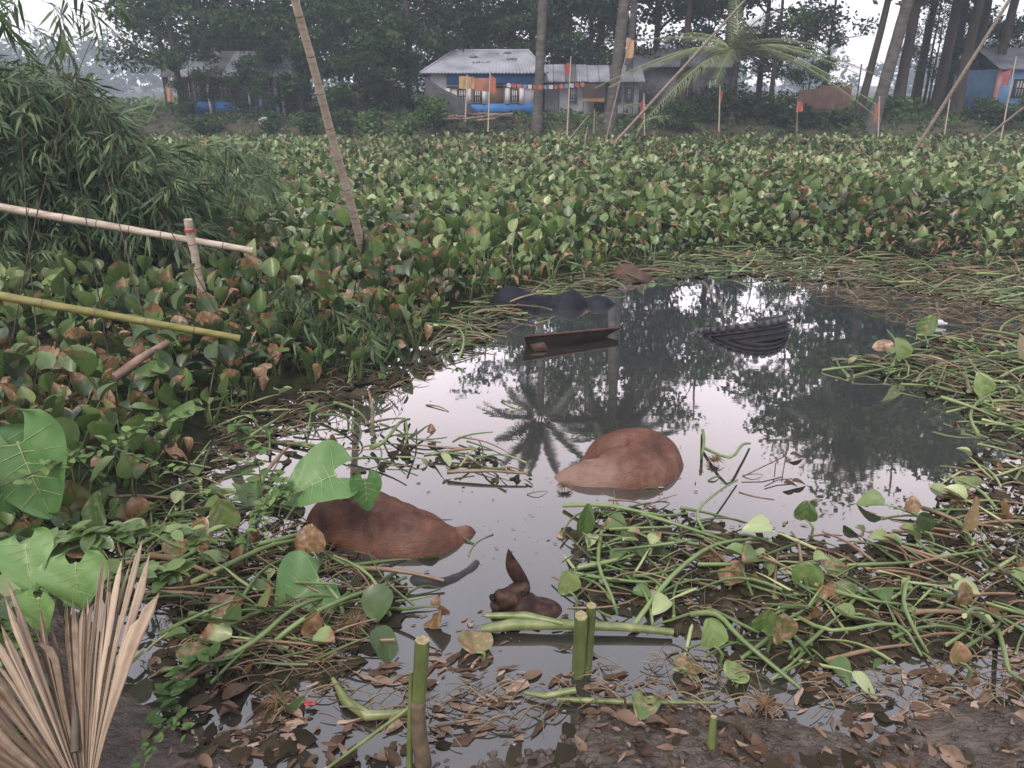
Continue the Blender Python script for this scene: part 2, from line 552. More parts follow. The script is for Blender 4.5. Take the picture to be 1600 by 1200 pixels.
xs = np.concatenate([-np.geomspace(900, 5, 36), np.linspace(-4.6, 4.6, 210), np.geomspace(5, 900, 36)])
ys = np.concatenate([np.linspace(-40, 0.2, 12), np.linspace(0.4, 4.6, 105), np.linspace(5, 31, 14), np.linspace(31.6, 40, 26), np.geomspace(41, 1400, 40)])
Xg, Yg = np.meshgrid(xs, ys)
Vg, Qg = grid_mesh(xs, ys, ground_z(Xg, Yg))
fy = Vg[Qg[:, 0], 1]
g = link('ground', mesh_np('ground', Vg, [Qg], [M['mud'], M['earth']], (fy > 20).astype(int)))
tag(g, kind='structure')
wv = np.array([[-90, -0.3, 0], [90, -0.3, 0], [90, 35.0, 0], [-90, 35.0, 0]], float)
tag(link('water', mesh_np('water', wv, [np.array([[0, 1, 2, 3]])], M['water'])), kind='structure')

def gz(x, y):
    return float(ground_z(x, y))

# ---------------------------------------------------------------- houses on the far bank
M['tin'] = surf('tin_roof', ((0.3, (0.12, 0.13, 0.155)), (0.55, (0.22, 0.235, 0.27)), (0.8, (0.31, 0.32, 0.36))), 1.1, 0.55, 0.0, spec=0.5)
M['tin_dark'] = surf('old_tin', ((0.3, (0.055, 0.055, 0.062)), (0.7, (0.14, 0.14, 0.155))), 1.3, 0.6)
M['tin_wall'] = surf('tin_wall', ((0.3, (0.14, 0.145, 0.16)), (0.7, (0.25, 0.26, 0.28))), 1.5, 0.5)
M['white_wall'] = surf('limewash', ((0.3, (0.34, 0.34, 0.36)), (0.7, (0.5, 0.5, 0.52))), 1.6, 0.85)
M['blue_wall'] = surf('blue_paint', ((0.3, (0.025, 0.095, 0.26)), (0.7, (0.04, 0.15, 0.38))), 2.2, 0.75)
M['sky_wall'] = surf('sky_blue_paint', ((0.3, (0.11, 0.24, 0.42)), (0.7, (0.16, 0.33, 0.53))), 2.2, 0.75)
M['brown_frame'] = surf('brown_timber', ((0.3, (0.055, 0.03, 0.022)), (0.7, (0.11, 0.06, 0.042))), 4, 0.7)
M['pane'] = surf('window_dark', ((0.3, (0.05, 0.055, 0.06)), (0.7, (0.12, 0.13, 0.135))), 3, 0.3)
M['dark_in'] = surf('dark_opening', ((0.3, (0.010, 0.010, 0.012)), (0.7, (0.025, 0.025, 0.028))), 3, 0.8)
M['plinth'] = surf('mud_plinth', ((0.3, (0.075, 0.065, 0.055)), (0.7, (0.16, 0.14, 0.12))), 2, 0.9)

def corrugated(p00, p10, p11, p01, waves, amp=0.018, per=4):
    """a sheet between four corners with ridges running from the 0-edge to the 1-edge"""
    n = waves * per + 1
    u = np.linspace(0, 1, n)[:, None]
    a = np.array(p00) * (1 - u) + np.array(p10) * u
    b = np.array(p01) * (1 - u) + np.array(p11) * u
    nr = np.cross(np.array(p10, float) - np.array(p00, float), (b.mean(0) - a.mean(0)))
    nr /= np.linalg.norm(nr)
    w = amp * np.sin(np.arange(n) * 2 * np.pi / per + 0.6)[:, None] * nr
    V = np.concatenate([a + w, b + w])
    i = np.arange(n - 1)
    return V, np.stack([i, i + 1, i + 1 + n, i + n], 1)

def thick(mb, p00, p10, p11, p01, waves, m=0):
    V, Q = corrugated(p00, p10, p11, p01, waves)
    mb.add(V, Q, m=m)
    mb.add(V - np.array([0, 0, 0.03]), Q[:, ::-1], m=m)

def window(parent, c, w, h, fm, bars=3, ny=-1, off=0.0):
    """framed window on a front wall at c (centre), facing -Y, with bars as sub-parts"""
    f = MB()
    t = 0.07
    x, y, z = c
    f.box((x - w / 2, y, z), (t, 0.10, h + t))
    f.box((x + w / 2, y, z), (t, 0.10, h + t))
    f.box((x, y, z + h / 2), (w - t, 0.09, t))
    f.box((x, y, z - h / 2), (w + 0.1, 0.14, t))
    fr = f.build('window', fm, parent, smooth=False)
    MB().box((x, y + 0.02, z), (w - t, 0.02, h - t)).build('pane', M['pane'], fr, smooth=False)
    for i in range(bars):
        MB().box((x - w / 2 + (i + 1) * w / (bars + 1), y - 0.02, z), (0.035, 0.03, h - t)).build('bar', M['white_wall'], fr, smooth=False)
    MB().box((x, y - 0.035, z), (w - t, 0.03, 0.04)).build('bar', fm, fr, smooth=False)
    return fr

# house with the hipped tin roof and blue bands
YA = 36.0
xa0, xa1 = WD(664, 150, YA).x, WD(846, 150, YA).x
zb, ze = WD(700, 181, YA).z, WD(700, 114, YA).z
hA = thing('tin_roofed_house', 'white and blue house with a hipped grey tin roof and brown barred windows', 'house', ((xa0 + xa1) / 2, YA, 0))
cx = (xa0 + xa1) / 2
HX = (xa1 - xa0) / 2
DEP = 4.6
def rel(o_x):
    return o_x - cx
w = MB()
w.box((0, DEP / 2, (zb + ze) / 2), (2 * HX - 0.5, DEP - 0.3, ze - zb + 0.1))
w.build('wall', M['white_wall'], hA, smooth=False)
MB().box((0, DEP / 2, zb - 0.25), (2 * HX - 0.1, DEP, 0.5)).build('plinth', M['plinth'], hA, smooth=False)
f_y = 0.15
def px_x(px): return WD(px, 150, YA).x - cx
def px_z(py, y=YA): return WD(750, py, y).z
x_l = px_x(698)
MB().box(((x_l + HX - 0.28) / 2, f_y - 0.03, (px_z(114) + px_z(132)) / 2), (HX - 0.28 - x_l, 0.1, px_z(114) - px_z(132))).build('upper_band', M['blue_wall'], hA, smooth=False)
MB().box(((x_l + HX - 0.28) / 2, f_y - 0.035, (px_z(162) + px_z(180)) / 2), (HX - 0.28 - x_l, 0.11, px_z(162) - px_z(180))).build('lower_band', M['blue_wall'], hA, smooth=False)
for a, b in ((715, 729), (740, 752), (798, 810)):
    window(hA, ((px_x(a) + px_x(b)) / 2, f_y - 0.04, (px_z(139) + px_z(161)) / 2), px_x(b) - px_x(a), px_z(139) - px_z(161), M['brown_frame'])
MB().box((px_x(776), f_y - 0.03, (px_z(130) + px_z(178)) / 2), (px_x(788) - px_x(766), 0.1, px_z(130) - px_z(178))).build('door', M['brown_frame'], hA, smooth=False)
MB().box(((x_l + HX - 0.3) / 2, f_y - 0.05, px_z(136)), (HX - 0.3 - x_l, 0.06, 0.09)).build('lintel_rail', M['brown_frame'], hA, smooth=False)
for p in (700, 733, 757, 793, 815, 838):
    MB().box((px_x(p), f_y - 0.07, (px_z(138) + px_z(163)) / 2), (0.2, 0.1, px_z(138) - px_z(163))).build('pilaster', M['white_wall'], hA, smooth=False)
r = MB()
zr = WD(770, 79, YA + DEP / 2).z
rx0, rx1 = WD(708, 79, YA + DEP / 2).x - cx, WD(826, 79, YA + DEP / 2).x - cx
o = 0.35
e0, e1 = -HX - 0.15, HX + 0.25
fl, fr_, bl, br_ = (e0, -o, ze), (e1, -o, ze), (e0, DEP + o, ze), (e1, DEP + o, ze)
rl, rr = (rx0, DEP / 2, zr), (rx1, DEP / 2, zr)
for nm, q in (('roof_slope', (fl, fr_, rr, rl)), ('roof_slope', (br_, bl, rl, rr)), ('roof_slope', (bl, fl, rl, (rx0 + .01, DEP / 2, zr))), ('roof_slope', (fr_, br_, (rx1 - .01, DEP / 2, zr), rr))):
    r = MB()
    thick(r, *q, waves=36 if abs(q[0][0] - q[1][0]) > 1 else 26)
    r.build(nm, M['tin'], hA, smooth=True)
MB().tube([rl, rr], 0.07, 6).tube([fl, rl], 0.05, 6).tube([fr_, rr], 0.05, 6).build('ridge_cap', M['tin'], hA)
# stains where old leaves lie on the roof
for (a, b, s) in ((745, 92, .3), (752, 102, .4), (788, 85, .35), (800, 96, .22)):
    dd = (114 - b) / 35 * DEP / 2
    c = WD(a, b, YA + dd)
    L = MB()
    for i in range(14):
        q = c + Vector((rnd.uniform(-s, s), 0, 0))
        yy = dd + rnd.uniform(-.1, .1)
        L.box((q.x - cx, yy - o * 0, ze + (zr - ze) * (yy + o) / (DEP / 2 + o) + 0.04), (rnd.uniform(.04, .1), .06, .012), rnd.uniform(0, 3), tint=rnd.random() * .4)
    tag(L.build('leaf_litter', M['dry'], hA, smooth=False), kind='stuff')

# long shed with tin walls
YB = 36.6
xb0, xb1 = WD(850, 150, YB).x, WD(1000, 150, YB).x
zb2, ze2 = WD(900, 178, YB).z, WD(900, 128, YB).z
hB = thing('tin_shed', 'long low shed with ribbed tin walls and a sagging tin roof', 'shed', ((xb0 + xb1) / 2, YB, 0))
cxb = (xb0 + xb1) / 2
hb = (xb1 - xb0) / 2
MB().box((0, 1.9, (zb2 + ze2) / 2), (2 * hb - 0.2, 3.5, ze2 - zb2)).build('inner_wall', M['dark_in'], hB, smooth=False)
MB().box((0, 1.9, zb2 - 0.2), (2 * hb, 3.9, 0.4)).build('plinth', M['plinth'], hB, smooth=False)
def bx(px): return WD(px, 150, YB).x - cxb
edges = [851, 874, 890, 912, 932, 948, 962, 976, 990, 999]
for i in range(len(edges) - 1):
    a, b = bx(edges[i]) + 0.012, bx(edges[i + 1]) - 0.012
    s = MB()
    y0 = 0.11 + rnd.uniform(0, .02)
    V, Q = corrugated((a, y0, zb2), (b, y0, zb2), (b, y0, ze2 - 0.03), (a, y0, ze2 - 0.03), 5, 0.014)
    s.add(V, Q)
    s.build('wall_sheet', M['tin_wall'] if i not in (0, 4, 5) else M['tin_dark'], hB)
for p, wd in ((895, 10), (965, 9), (983, 8)):
    window(hB, (bx(p), 0.06, (WD(900, 138, YB).z + WD(900, 157, YB).z) / 2), wd / 34.0, 0.55, M['tin_dark'], 2)
MB().box((bx(937), 0.05, zb2 + 0.55), (0.5, 0.05, 1.1)).build('door', M['dark_in'], hB, smooth=False)
zr2 = WD(900, 101, YB + 1.9).z
rb0, rb1 = WD(848, 101, YB + 1.9).x - cxb, WD(1003, 103, YB + 1.9).x - cxb
n = 9
for i in range(n):
    u0, u1 = i / n, (i + 1) / n - 0.004
    dz = rnd.uniform(-0.03, 0.03)
    s = MB()
    A = (-hb - .1 + (2 * hb + .25) * u0, -0.35, ze2 + dz)
    B = (-hb - .1 + (2 * hb + .25) * u1, -0.35, ze2 + dz)
    C = (rb0 + (rb1 - rb0) * u1, 1.9, zr2 + dz - .05 * i / n)
    D = (rb0 + (rb1 - rb0) * u0, 1.9, zr2 + dz - .05 * i / n)
    thick(s, A, B, C, D, 5)
    s.build('roof_sheet', M['tin'] if i % 4 != 2 else M['tin_dark'], hB)
s = MB()
thick(s, (hb, 4.1, ze2), (-hb, 4.1, ze2), (rb0, 1.91, zr2 - .02), (rb1, 1.91, zr2 - .02), 30)
s.build('roof_slope', M['tin'], hB)

# gabled tin house behind the shed
YC = 41.0
hC = thing('gabled_house', 'tin house with a pale gabled roof half hidden behind the palm fronds', 'house', (WD(1060, 150, YC).x, YC, 0))
cxc = hC.location.x
def cxp(px, py, y=YC): 
    v = WD(px, py, y)
    return (v.x - cxc, y - YC, v.z)
zc = WD(1060, 178, YC).z
x0, x1 = cxp(985, 150)[0], cxp(1145, 150)[0]
ze3, zr3 = cxp(1000, 104)[2], cxp(1000, 76, YC + 2.3)[2]
MB().box(((x0 + x1) / 2, 2.3, (zc + ze3) / 2), (x1 - x0, 4.3, ze3 - zc)).build('wall', M['tin_dark'], hC, smooth=False)
for k in range(8):
    a, b = x0 - .3 + (x1 - x0 + .6) * k / 8, x0 - .3 + (x1 - x0 + .6) * (k + .99) / 8
    s = MB()
    thick(s, (a, -.3, ze3), (b, -.3, ze3), (b, 2.3, zr3), (a, 2.3, zr3), 5)
    s.build('roof_sheet', M['tin'], hC)
s = MB()
thick(s, (x1 + .3, 4.9, ze3), (x0 - .3, 4.9, ze3), (x0 - .3, 2.31, zr3), (x1 + .3, 2.31, zr3), 24)
s.build('roof_slope', M['tin'], hC)
for p in (1070, 1112):
    window(hC, (cxp(p, 150)[0], 0.09, (zc + ze3) / 2 + .1), .8, .9, M['brown_frame'], 2)

# shaded house behind the left-hand trees
YD = 38.5
hD = thing('shaded_house', 'dim house with white posts and deep blue lower walls under the trees', 'house', (WD(365, 150, YD).x, YD, 0))
cxd = hD.location.x
def dx_(px): return WD(px, 150, YD).x - cxd
zd, zed = WD(365, 188, YD).z, WD(365, 118, YD).z
x0, x1 = dx_(275), dx_(455)
MB().box(((x0 + x1) / 2, 2.2, (zd + zed) / 2), (x1 - x0, 3.6, zed - zd)).build('wall', M['tin_dark'], hD, smooth=False)
MB().box(((x0 + x1) / 2, 1.7, zd - .3), (x1 - x0 + .5, 4.2, .6)).build('plinth', M['plinth'], hD, smooth=False)
bz0, bz1 = WD(365, 176, YD).z, WD(365, 159, YD).z
for a, b in ((276, 322), (328, 384), (392, 438)):
    MB().box(((dx_(a) + dx_(b)) / 2, 0.36, (bz0 + bz1) / 2), (dx_(b) - dx_(a), 0.1, bz1 - bz0)).build('lower_wall', M['blue_wall'], hD, smooth=False)
for p in (277, 325, 388, 405, 430, 440):
    MB().box((dx_(p), 0.2, (zd + zed) / 2), (0.14, 0.14, zed - zd)).build('post', M['white_wall'], hD, smooth=False)
for p in (300, 350, 418):
    window(hD, (dx_(p), 0.36, (bz1 + zed) / 2 - .1), 0.9, 0.85, M['brown_frame'], 3)
zrd = zed + 1.15
for k in range(9):
    a, b = x0 - .5 + (x1 - x0 + 1) * k / 9, x0 - .5 + (x1 - x0 + 1) * (k + .99) / 9
    s = MB()
    thick(s, (a, -.35, zed - .05), (b, -.35, zed - .05), (b, 2.2, zrd), (a, 2.2, zrd), 5)
    s.build('roof_sheet', M['tin'] if k % 3 else M['tin_dark'], hD)
s = MB()
thick(s, (x1 + .5, 4.6, zed), (x0 - .5, 4.6, zed), (x0 - .5, 2.21, zrd), (x1 + .5, 2.21, zrd), 24)
s.build('roof_slope', M['tin_dark'], hD)

# bright blue house at the edge on the far right
YE = 37.5
hE = thing('blue_house', 'bright sky blue house with a dark barred window and pink corner post', 'house', (WD(1600, 150, YE).x, YE, 0))
cxe = hE.location.x
def ex_(px): return WD(px, 150, YE).x - cxe
ze0, ze1 = WD(1600, 172, YE).z, WD(1600, 108, YE).z
MB().box(((ex_(1558) + ex_(1690)) / 2, 2.0, (ze0 + ze1) / 2), (ex_(1690) - ex_(1558), 4.0, ze1 - ze0)).build('wall', M['sky_wall'], hE, smooth=False)
MB().box(((ex_(1558) + ex_(1690)) / 2, 2.0, ze0 - .35), (ex_(1690) - ex_(1558) + .2, 4.2, .7)).build('plinth', M['plinth'], hE, smooth=False)
MB().box((ex_(1554), -0.02, (ze0 + ze1) / 2), (0.2, 0.2, ze1 - ze0)).build('corner_post', surf('pink_paint', ((.3, (.30, .16, .17)), (.7, (.4, .23, .23))), 3, .8), hE, smooth=False)
window(hE, (ex_(1592), -0.03, WD(1600, 138, YE).z), ex_(1605) - ex_(1582), 0.75, M['dark_in'], 4)
s = MB()
thick(s, (ex_(1545), -.4, ze1), (ex_(1705), -.4, ze1), (ex_(1700), 2.2, ze1 + 1.0), (ex_(1550), 2.2, ze1 + 1.0), 34)
thick(s, (ex_(1705), 4.5, ze1), (ex_(1545), 4.5, ze1), (ex_(1550), 2.21, ze1 + 1.0), (ex_(1700), 2.21, ze1 + 1.0), 34)
s.build('roof', M['tin'], hE)

# little lean-to and the brown cloth screen beside the leaning palm
YS = 36.4
M['sacking'] = surf('brown_sacking', ((0.3, (0.075, 0.042, 0.036)), (0.7, (0.135, 0.08, 0.068))), 3, 0.9)
sc = thing('cloth_screen', 'brown sacking screen stretched between thin poles beside the leaning palm', 'screen', (WD(1290, 180, YS).x, YS, 0))
c0 = sc.location.x
def sx_(px, py): 
    v = WD(px, py, YS)
    return v.x - c0, v.z
pts_t = [(1250, 141), (1272, 139), (1292, 133), (1314, 136), (1333, 130)]
n = 24
u = np.linspace(0, 1, n)
tx = np.interp(u, np.linspace(0, 1, 5), [sx_(*p)[0] for p in pts_t])
tz = np.interp(u, np.linspace(0, 1, 5), [sx_(*p)[1] for p in pts_t])
zbot = sx_(1300, 182)[1]
rows = 7
V = []
for j in range(rows):
    v = j / (rows - 1)
    V.append(np.stack([tx, 0.06 * np.sin(u * 26 + v * 2) + 0.03 * np.sin(u * 61), zbot + (tz - zbot) * v], 1))
V = np.concatenate(V)
i = np.arange((rows - 1) * (n - 1))
a = (i // (n - 1)) * n + i % (n - 1)
cm = MB().add(V, np.stack([a, a + 1, a + n + 1, a + n], 1))
cm.build('cloth', M['sacking'], sc)
for p in (1250, 1292, 1334):
    x, z = sx_(p, 182)
    xx, z1 = sx_(p, 100 if p == 1334 else 130)
    MB().tube([(x, .05, z - .4), (x + .02, .05, (z + z1) / 2), (x - .01, .05, z1)], .03, 6).build('pole', M['bark'], sc)
lt = thing('lean_to', 'small lean-to with a pale tin sheet roof behind the palm fronds', 'lean-to', (WD(1222, 180, 37.6).x, 37.6, 0))
zl0, zl1 = WD(1222, 185, 37.6).z, WD(1222, 166, 37.6).z
s = MB()
thick(s, (-.6, -.4, zl1 - .1), (.65, -.4, zl1 - .05), (.6, .9, zl1 + .18), (-.65, .9, zl1 + .2), 7)
s.build('roof', M['tin'], lt)
MB().box((0, .5, (zl0 + zl1) / 2), (1.0, .8, zl1 - zl0)).build('wall', M['dark_in'], lt, smooth=False)
for q in (-.5, .5):
    MB().tube([(q, -.3, zl0 - .3), (q, -.3, zl1)], .035, 6).build('post', M['bark'], lt)

# ---------------------------------------------------------------- trees
def leaf_quads(C, rad, per, size, seed, flat=0.6, droop=0.0):
    """leaf faces spread round the clump centres C; returns V,Q,tint"""
    r = np.random.default_rng(seed)
    n = len(C) * per
    c = np.repeat(C, per, 0)
    rr = np.repeat(np.broadcast_to(rad, (len(C),)), per)
    d = r.normal(size=(n, 3))
    d /= np.linalg.norm(d, axis=1)[:, None]
    d *= (r.random(n) ** 0.45)[:, None]
    d[:, 2] *= flat
    p = c + d * rr[:, None]
    a = r.normal(size=(n, 3))
    a[:, 2] = a[:, 2] * 0.7 - droop
    a /= np.linalg.norm(a, axis=1)[:, None]
    b = np.cross(a, r.normal(size=(n, 3)))
    b /= np.linalg.norm(b, axis=1)[:, None]
    s = size * r.uniform(0.6, 1.4, n)[:, None]
    V = np.stack([p - a * s * 0.55, p + b * s * 0.27, p + a * s * 0.55, p - b * s * 0.27], 1).reshape(-1, 3)
    Q = np.arange(n * 4).reshape(-1, 4)
    t = np.clip(np.repeat(r.uniform(0.15, 0.8, len(C)), per) + r.normal(0, 0.13, n), 0, 1)
    return V, Q, np.repeat(t, 4)

def grow(h, base, spread, seed, nlimb=11, r0=0.22, lean=0.0, per=46, size=0.26, clump=0.85, sub=4):
    r = random.Random(seed)
    tm = MB()
    pts = []
    for i in range(9):
        t = i / 8
        pts.append((lean * t * t * h + r.uniform(-.12, .12) * t * 1.5, r.uniform(-.12, .12) * t * 1.5, -0.4 + t * (h * 0.9 + .4)))
    tm.tube(pts, [r0 * (1.25 if i == 0 else 1) * (1 - 0.85 * i / 8) for i in range(9)], 8, cap=False)
    P = np.array(pts)
    term = []
    for k in range(nlimb):
        t = (base + (h * 0.88 - base) * (k + r.random()) / nlimb) / h
        f = min(t * 8, 7.99)
        s = P[int(f)] * (1 - f % 1) + P[int(f) + 1] * (f % 1)
        az = k * 2.4 + r.uniform(-.5, .5)
        L = spread * (1.05 - 0.75 * abs((t * h - base) / (h - base) - 0.35)) * r.uniform(.7, 1.15)
        el = r.uniform(0.15, 0.75)
        d = np.array([math.cos(az) * math.cos(el), math.sin(az) * math.cos(el), math.sin(el)])
        lp = [s + d * L * q + np.array([r.uniform(-.1, .1), r.uniform(-.1, .1), -.12 * L * q * q]) for q in (0, .33, .66, 1)]
        rr = r0 * (1 - t * .8) * .5
        tm.tube(lp, [rr, rr * .75, rr * .5, rr * .25], 5, cap=False)
        term.append(lp[-1])
        for j in range(sub):
            q = r.uniform(.3, .95)
            s2 = lp[0] * (1 - q) + lp[3] * q
            a2 = az + r.uniform(-1.3, 1.3)
            e2 = r.uniform(-.3, .9)
            L2 = L * r.uniform(.25, .5)
            d2 = np.array([math.cos(a2) * math.cos(e2), math.sin(a2) * math.cos(e2), math.sin(e2)])
            l2 = [s2, s2 + d2 * L2 * .55 + np.array([0, 0, .06]), s2 + d2 * L2]
            tm.tube(l2, [rr * .4, rr * .28, rr * .12], 4, cap=False)
            term.append(l2[-1])
            term.append(l2[1])
    term.append(P[-1])
    C = np.array(term)
    V, Q, t = leaf_quads(C, clump, per, size, seed)
    cm = MB().add(V, Q, tint=t)
    return tm.mesh('trunk', M['bark']), cm.mesh('crown', M['tree_leaf'], smooth=False)

PROTO = {
    'tall': [grow(20, 5.0, 5.2, 21, 15, .28, per=32, size=.36, clump=1.25), grow(19, 6.0, 4.6, 22, 14, .24, .03, per=32, size=.34, clump=1.2)],
    'mid': [grow(13, 2.6, 4.2, 31, 12, .2, per=38, size=.26, clump=1.0), grow(12.5, 2.2, 3.9, 32, 12, .19, .02, per=38, size=.26, clump=1.0), grow(14, 3.0, 4.4, 33, 13, .22, -.02, per=38, size=.26, clump=1.05)],
    'low': [grow(6.5, .7, 2.6, 41, 9, .1, per=64, size=.2, clump=.75), grow(6.0, .6, 2.8, 42, 9, .1, .04, per=64, size=.2, clump=.75)],
    'sparse': [grow(11, 3.5, 2.6, 51, 8, .12, .02, per=16, size=.2, clump=.7, sub=3)],
}

def put_tree(px, y, kind, label, k=0, s=1.0, rz=None, group='trees on the far bank', name='broadleaf_tree', sz=1.0):
    x = WD(px, 150, y).x
    m = Matrix.Translation((x, y, gz(x, y) - 0.05)) @ Matrix.Rotation(rnd.uniform(0, 6.28) if rz is None else rz, 4, 'Z') @ Matrix.Diagonal((s, s, s * sz, 1))
    t = thing(name, label, 'tree', group=group, mat=m)
    tr, cr = PROTO[kind][k % len(PROTO[kind])]
    link('trunk', tr, t)
    link('crown', cr, t)
    return t

L1 = 'dark leafy tree in the dense grove around the shaded house'
for i, (px, y, kd, s) in enumerate(((262, 44, 'mid', .95), (282, 36.5, 'mid', .9), (330, 41, 'mid', 1.0), (400, 43, 'mid', 1.0), (470, 37.5, 'mid', .8), (535, 43.5, 'mid', .85), (640, 39, 'mid', .85))):
    put_tree(px, y, kd, L1, i, s, group='trees around the shaded house')
for i, (px, y, s) in enumerate(((505, 37, .8), (560, 36.5, .8), (610, 38, .85), (455, 40, .8), (300, 36.2, .5), (390, 36.6, .5), (575, 41, .9), (655, 42, .9))):
    put_tree(px, y, 'low', 'low bushy tree filling the shade between the two houses', i, s, group='low trees in the shade')
for i, (px, y, s) in enumerate(((690, 46, 1.0), (750, 45, .9), (800, 48, 1.05), (870, 46, .95), (920, 44, .9))):
    put_tree(px, y, 'mid', 'tall leafy tree rising behind the hipped tin roof and shed', i + 1, s, group='trees behind the tin roofs')
for i, (px, y, kd, s) in enumerate(((1020, 46, 'tall', .85), (1065, 40, 'tall', .9), (1130, 42, 'tall', .9), (1185, 46, 'mid', 1.0), (1205, 40.5, 'mid', .8))):
    put_tree(px, y, kd, 'broad dark tree standing behind the drooping palm fronds', i, s, group='trees behind the palm fronds')
put_tree(1262, 38.2, 'low', 'round leafy tree above the brown sacking screen', 0, .62, group=None)
put_tree(1287, 44, 'sparse', 'thin nearly bare tree against the open sky', 0, 1.0, group=None, name='bare_tree')
for i, (px, y, s) in enumerate(((1405, 37, 1.0), (1432, 44, 1.05), (1466, 38, 1.0), (1498, 36.2, 1.05), (1512, 41, 1.0), (1550, 39, 1.05), (1600, 42, 1.1), (1655, 38.5, 1.0), (1720, 41, 1.1), (1480, 47, 1.1))):
    put_tree(px, y, 'tall', 'tall dark trunked tree in the grove beside the blue house', i, s, group='grove beside the blue house')
for i, (px, y, s) in enumerate(((1425, 41, .6), (1452, 43, .62), (1445, 46, .8), (1475, 45, .7))):
    put_tree(px, y, 'sparse', 'thin sapling between the tall trunks near the blue house', i, s, group='saplings in the grove', name='sapling')
for i, (px, y, s) in enumerate(((1520, 44, .9), (1575, 41, .8), (1640, 43, 1.0))):
    put_tree(px, y, 'low', 'low bushy tree under the tall grove beside the blue house', i, s, group='low trees under the grove')
for i, (px, y, kd, s) in enumerate(((315, 47, 'mid', 1.0), (360, 47, 'mid', 1.1), (440, 46, 'mid', 1.1), (590, 47, 'mid', 1.05), (720, 42.5, 'mid', .85), (765, 44, 'tall', .8), (830, 47, 'tall', .95), (885, 44, 'tall', .92), (935, 46, 'tall', 1.0), (985, 43, 'tall', .9))):
    put_tree(px, y, kd, 'shaded tree filling the dense backdrop behind the houses', i + 2, s, group='trees of the dense backdrop')
for i, (px, y, s) in enumerate(((700, 42.5, .9), (795, 42.6, .9), (860, 42.4, .9), (960, 43, .95), (1100, 46, 1.1), (420, 45, 1.0))):
    put_tree(px, y, 'low', 'bushy small tree close behind the tin roofs', i, s, group='small trees behind the roofs')
t_dark = put_tree(1345, 36.0, 'tall', 'slim dark tree leaning left beside the leaning palm', 1, .75, rz=2.6, group=None, sz=1.3)
t_dark.rotation_euler.y = -0.10

# shrubs
def shrub(px, py, y, s, label, seed, mat='weed', cat='shrub', group=None, hgt=1.0):
    p = WD(px, py, y)
    z = gz(p.x, y)
    t = thing('shrub', label, cat, (p.x, y, z), group)
    r = random.Random(seed)
    st = MB()
    C = []
    for i in range(12):
        az, el = r.uniform(0, 6.28), r.uniform(.5, 1.4)
        L = s * r.uniform(.5, 1.0)
        d = Vector((math.cos(az) * math.cos(el), math.sin(az) * math.cos(el), math.sin(el) * hgt)) * L
        st.tube([(0, 0, -.1), tuple(d * .5 + Vector((0, 0, .05))), tuple(d)], [.02, .014, .006], 4, cap=False)
        C += [tuple(d), tuple(d * .65)]
    st.build('stem', M['twig'], t)
    V, Q, ti = leaf_quads(np.array(C), s * .33, 42, .17, seed, .8)
    MB().add(V, Q, tint=ti).build('foliage', M[mat], t, smooth=False)
    return t
shrub(575, 190, 34.2, 1.15, 'pale feathery shrub in front of the dark grove', 1)
shrub(632, 190, 34.0, 1.1, 'wide yellowish shrub beside the leafy bush near the house corner', 2)
shrub(676, 180, 34.4, 1.35, 'upright green bush at the corner of the blue and white house', 3, hgt=1.3)
for i, (px, y, s) in enumerate(((320, 34.5, .8), (420, 34.6, .7), (480, 34.3, .8), (530, 34.6, .9))):
    shrub(px, 190, y, s, 'dark bush along the waterline below the shaded house', 10 + i, 'tree_leaf', group='bushes below the shaded house')
for i, (px, y, s) in enumerate(((1055, 34.6, 1.2), (1085, 35.2, 1.5), (1130, 35.3, 1.6), (1180, 35.5, 1.4), (1215, 35, 1.1))):
    shrub(px, 190, y, s, 'dark bush under the young palm fronds', 20 + i, 'tree_leaf', group='bushes under the young palm')
for i, (px, y, s) in enumerate(((1395, 36.5, 1.0), (1430, 37, .9), (1530, 35.5, .9), (1560, 35, 1.0), (1610, 35.2, 1.1), (1265, 35.0, .8), (1310, 35, .7))):
    shrub(px, 190, y, s, 'low green bush on the bank below the tall grove', 30 + i, 'weed' if i < 2 else 'tree_leaf', group='bushes below the grove')

# coconut palms
def frond_mesh(L, droop, seed, pairs=34, leaf=0.62, mat='frond'):
    r = random.Random(seed)
    mb = MB()
    pts = []
    for i in range(13):
        t = i / 12
        pts.append(np.array([L * (t - 0.12 * t * t * droop), 0, L * (0.28 * t - droop * t * t)]))
    mb.tube(pts, [.035 * (1 - .9 * i / 12) + .004 for i in range(13)], 5, tint=.8)
    P = np.array(pts)
    for k in range(pairs):
        t = .12 + .88 * k / pairs
        f = min(t * 12, 11.99)
        s = P[int(f)] * (1 - f % 1) + P[int(f) + 1] * (f % 1)
        d = P[int(f) + 1] - P[int(f)]
        d /= np.linalg.norm(d)
        ll = leaf * math.sin(math.pi * min(1, .18 + t * .8)) ** .6 * r.uniform(.85, 1.1)
        for sd in (-1, 1):
            o1 = d * .5 + np.array([0, sd * .8, -.1 - .25 * r.random()])
            o1 /= np.linalg.norm(o1)
            m_ = s + o1 * ll * .5
            e_ = m_ + (o1 + np.array([0, 0, -.9 - .5 * r.random()])) * ll * .38
            wv = d * (.022 if mat == 'frond' else .045)
            mb.add(np.array([s - wv, s + wv, m_ + wv * .9, m_ - wv * .9, e_]), [(0, 1, 2, 3)], [(3, 2, 4)], tint=r.uniform(.25, .75))
    return mb.mesh('frond', M[mat], smooth=False)
FR = [frond_mesh(3.6, .35, 1), frond_mesh(3.4, .6, 2), frond_mesh(3.2, .85, 3), frond_mesh(2.9, 1.9, 4, 60, .8)]
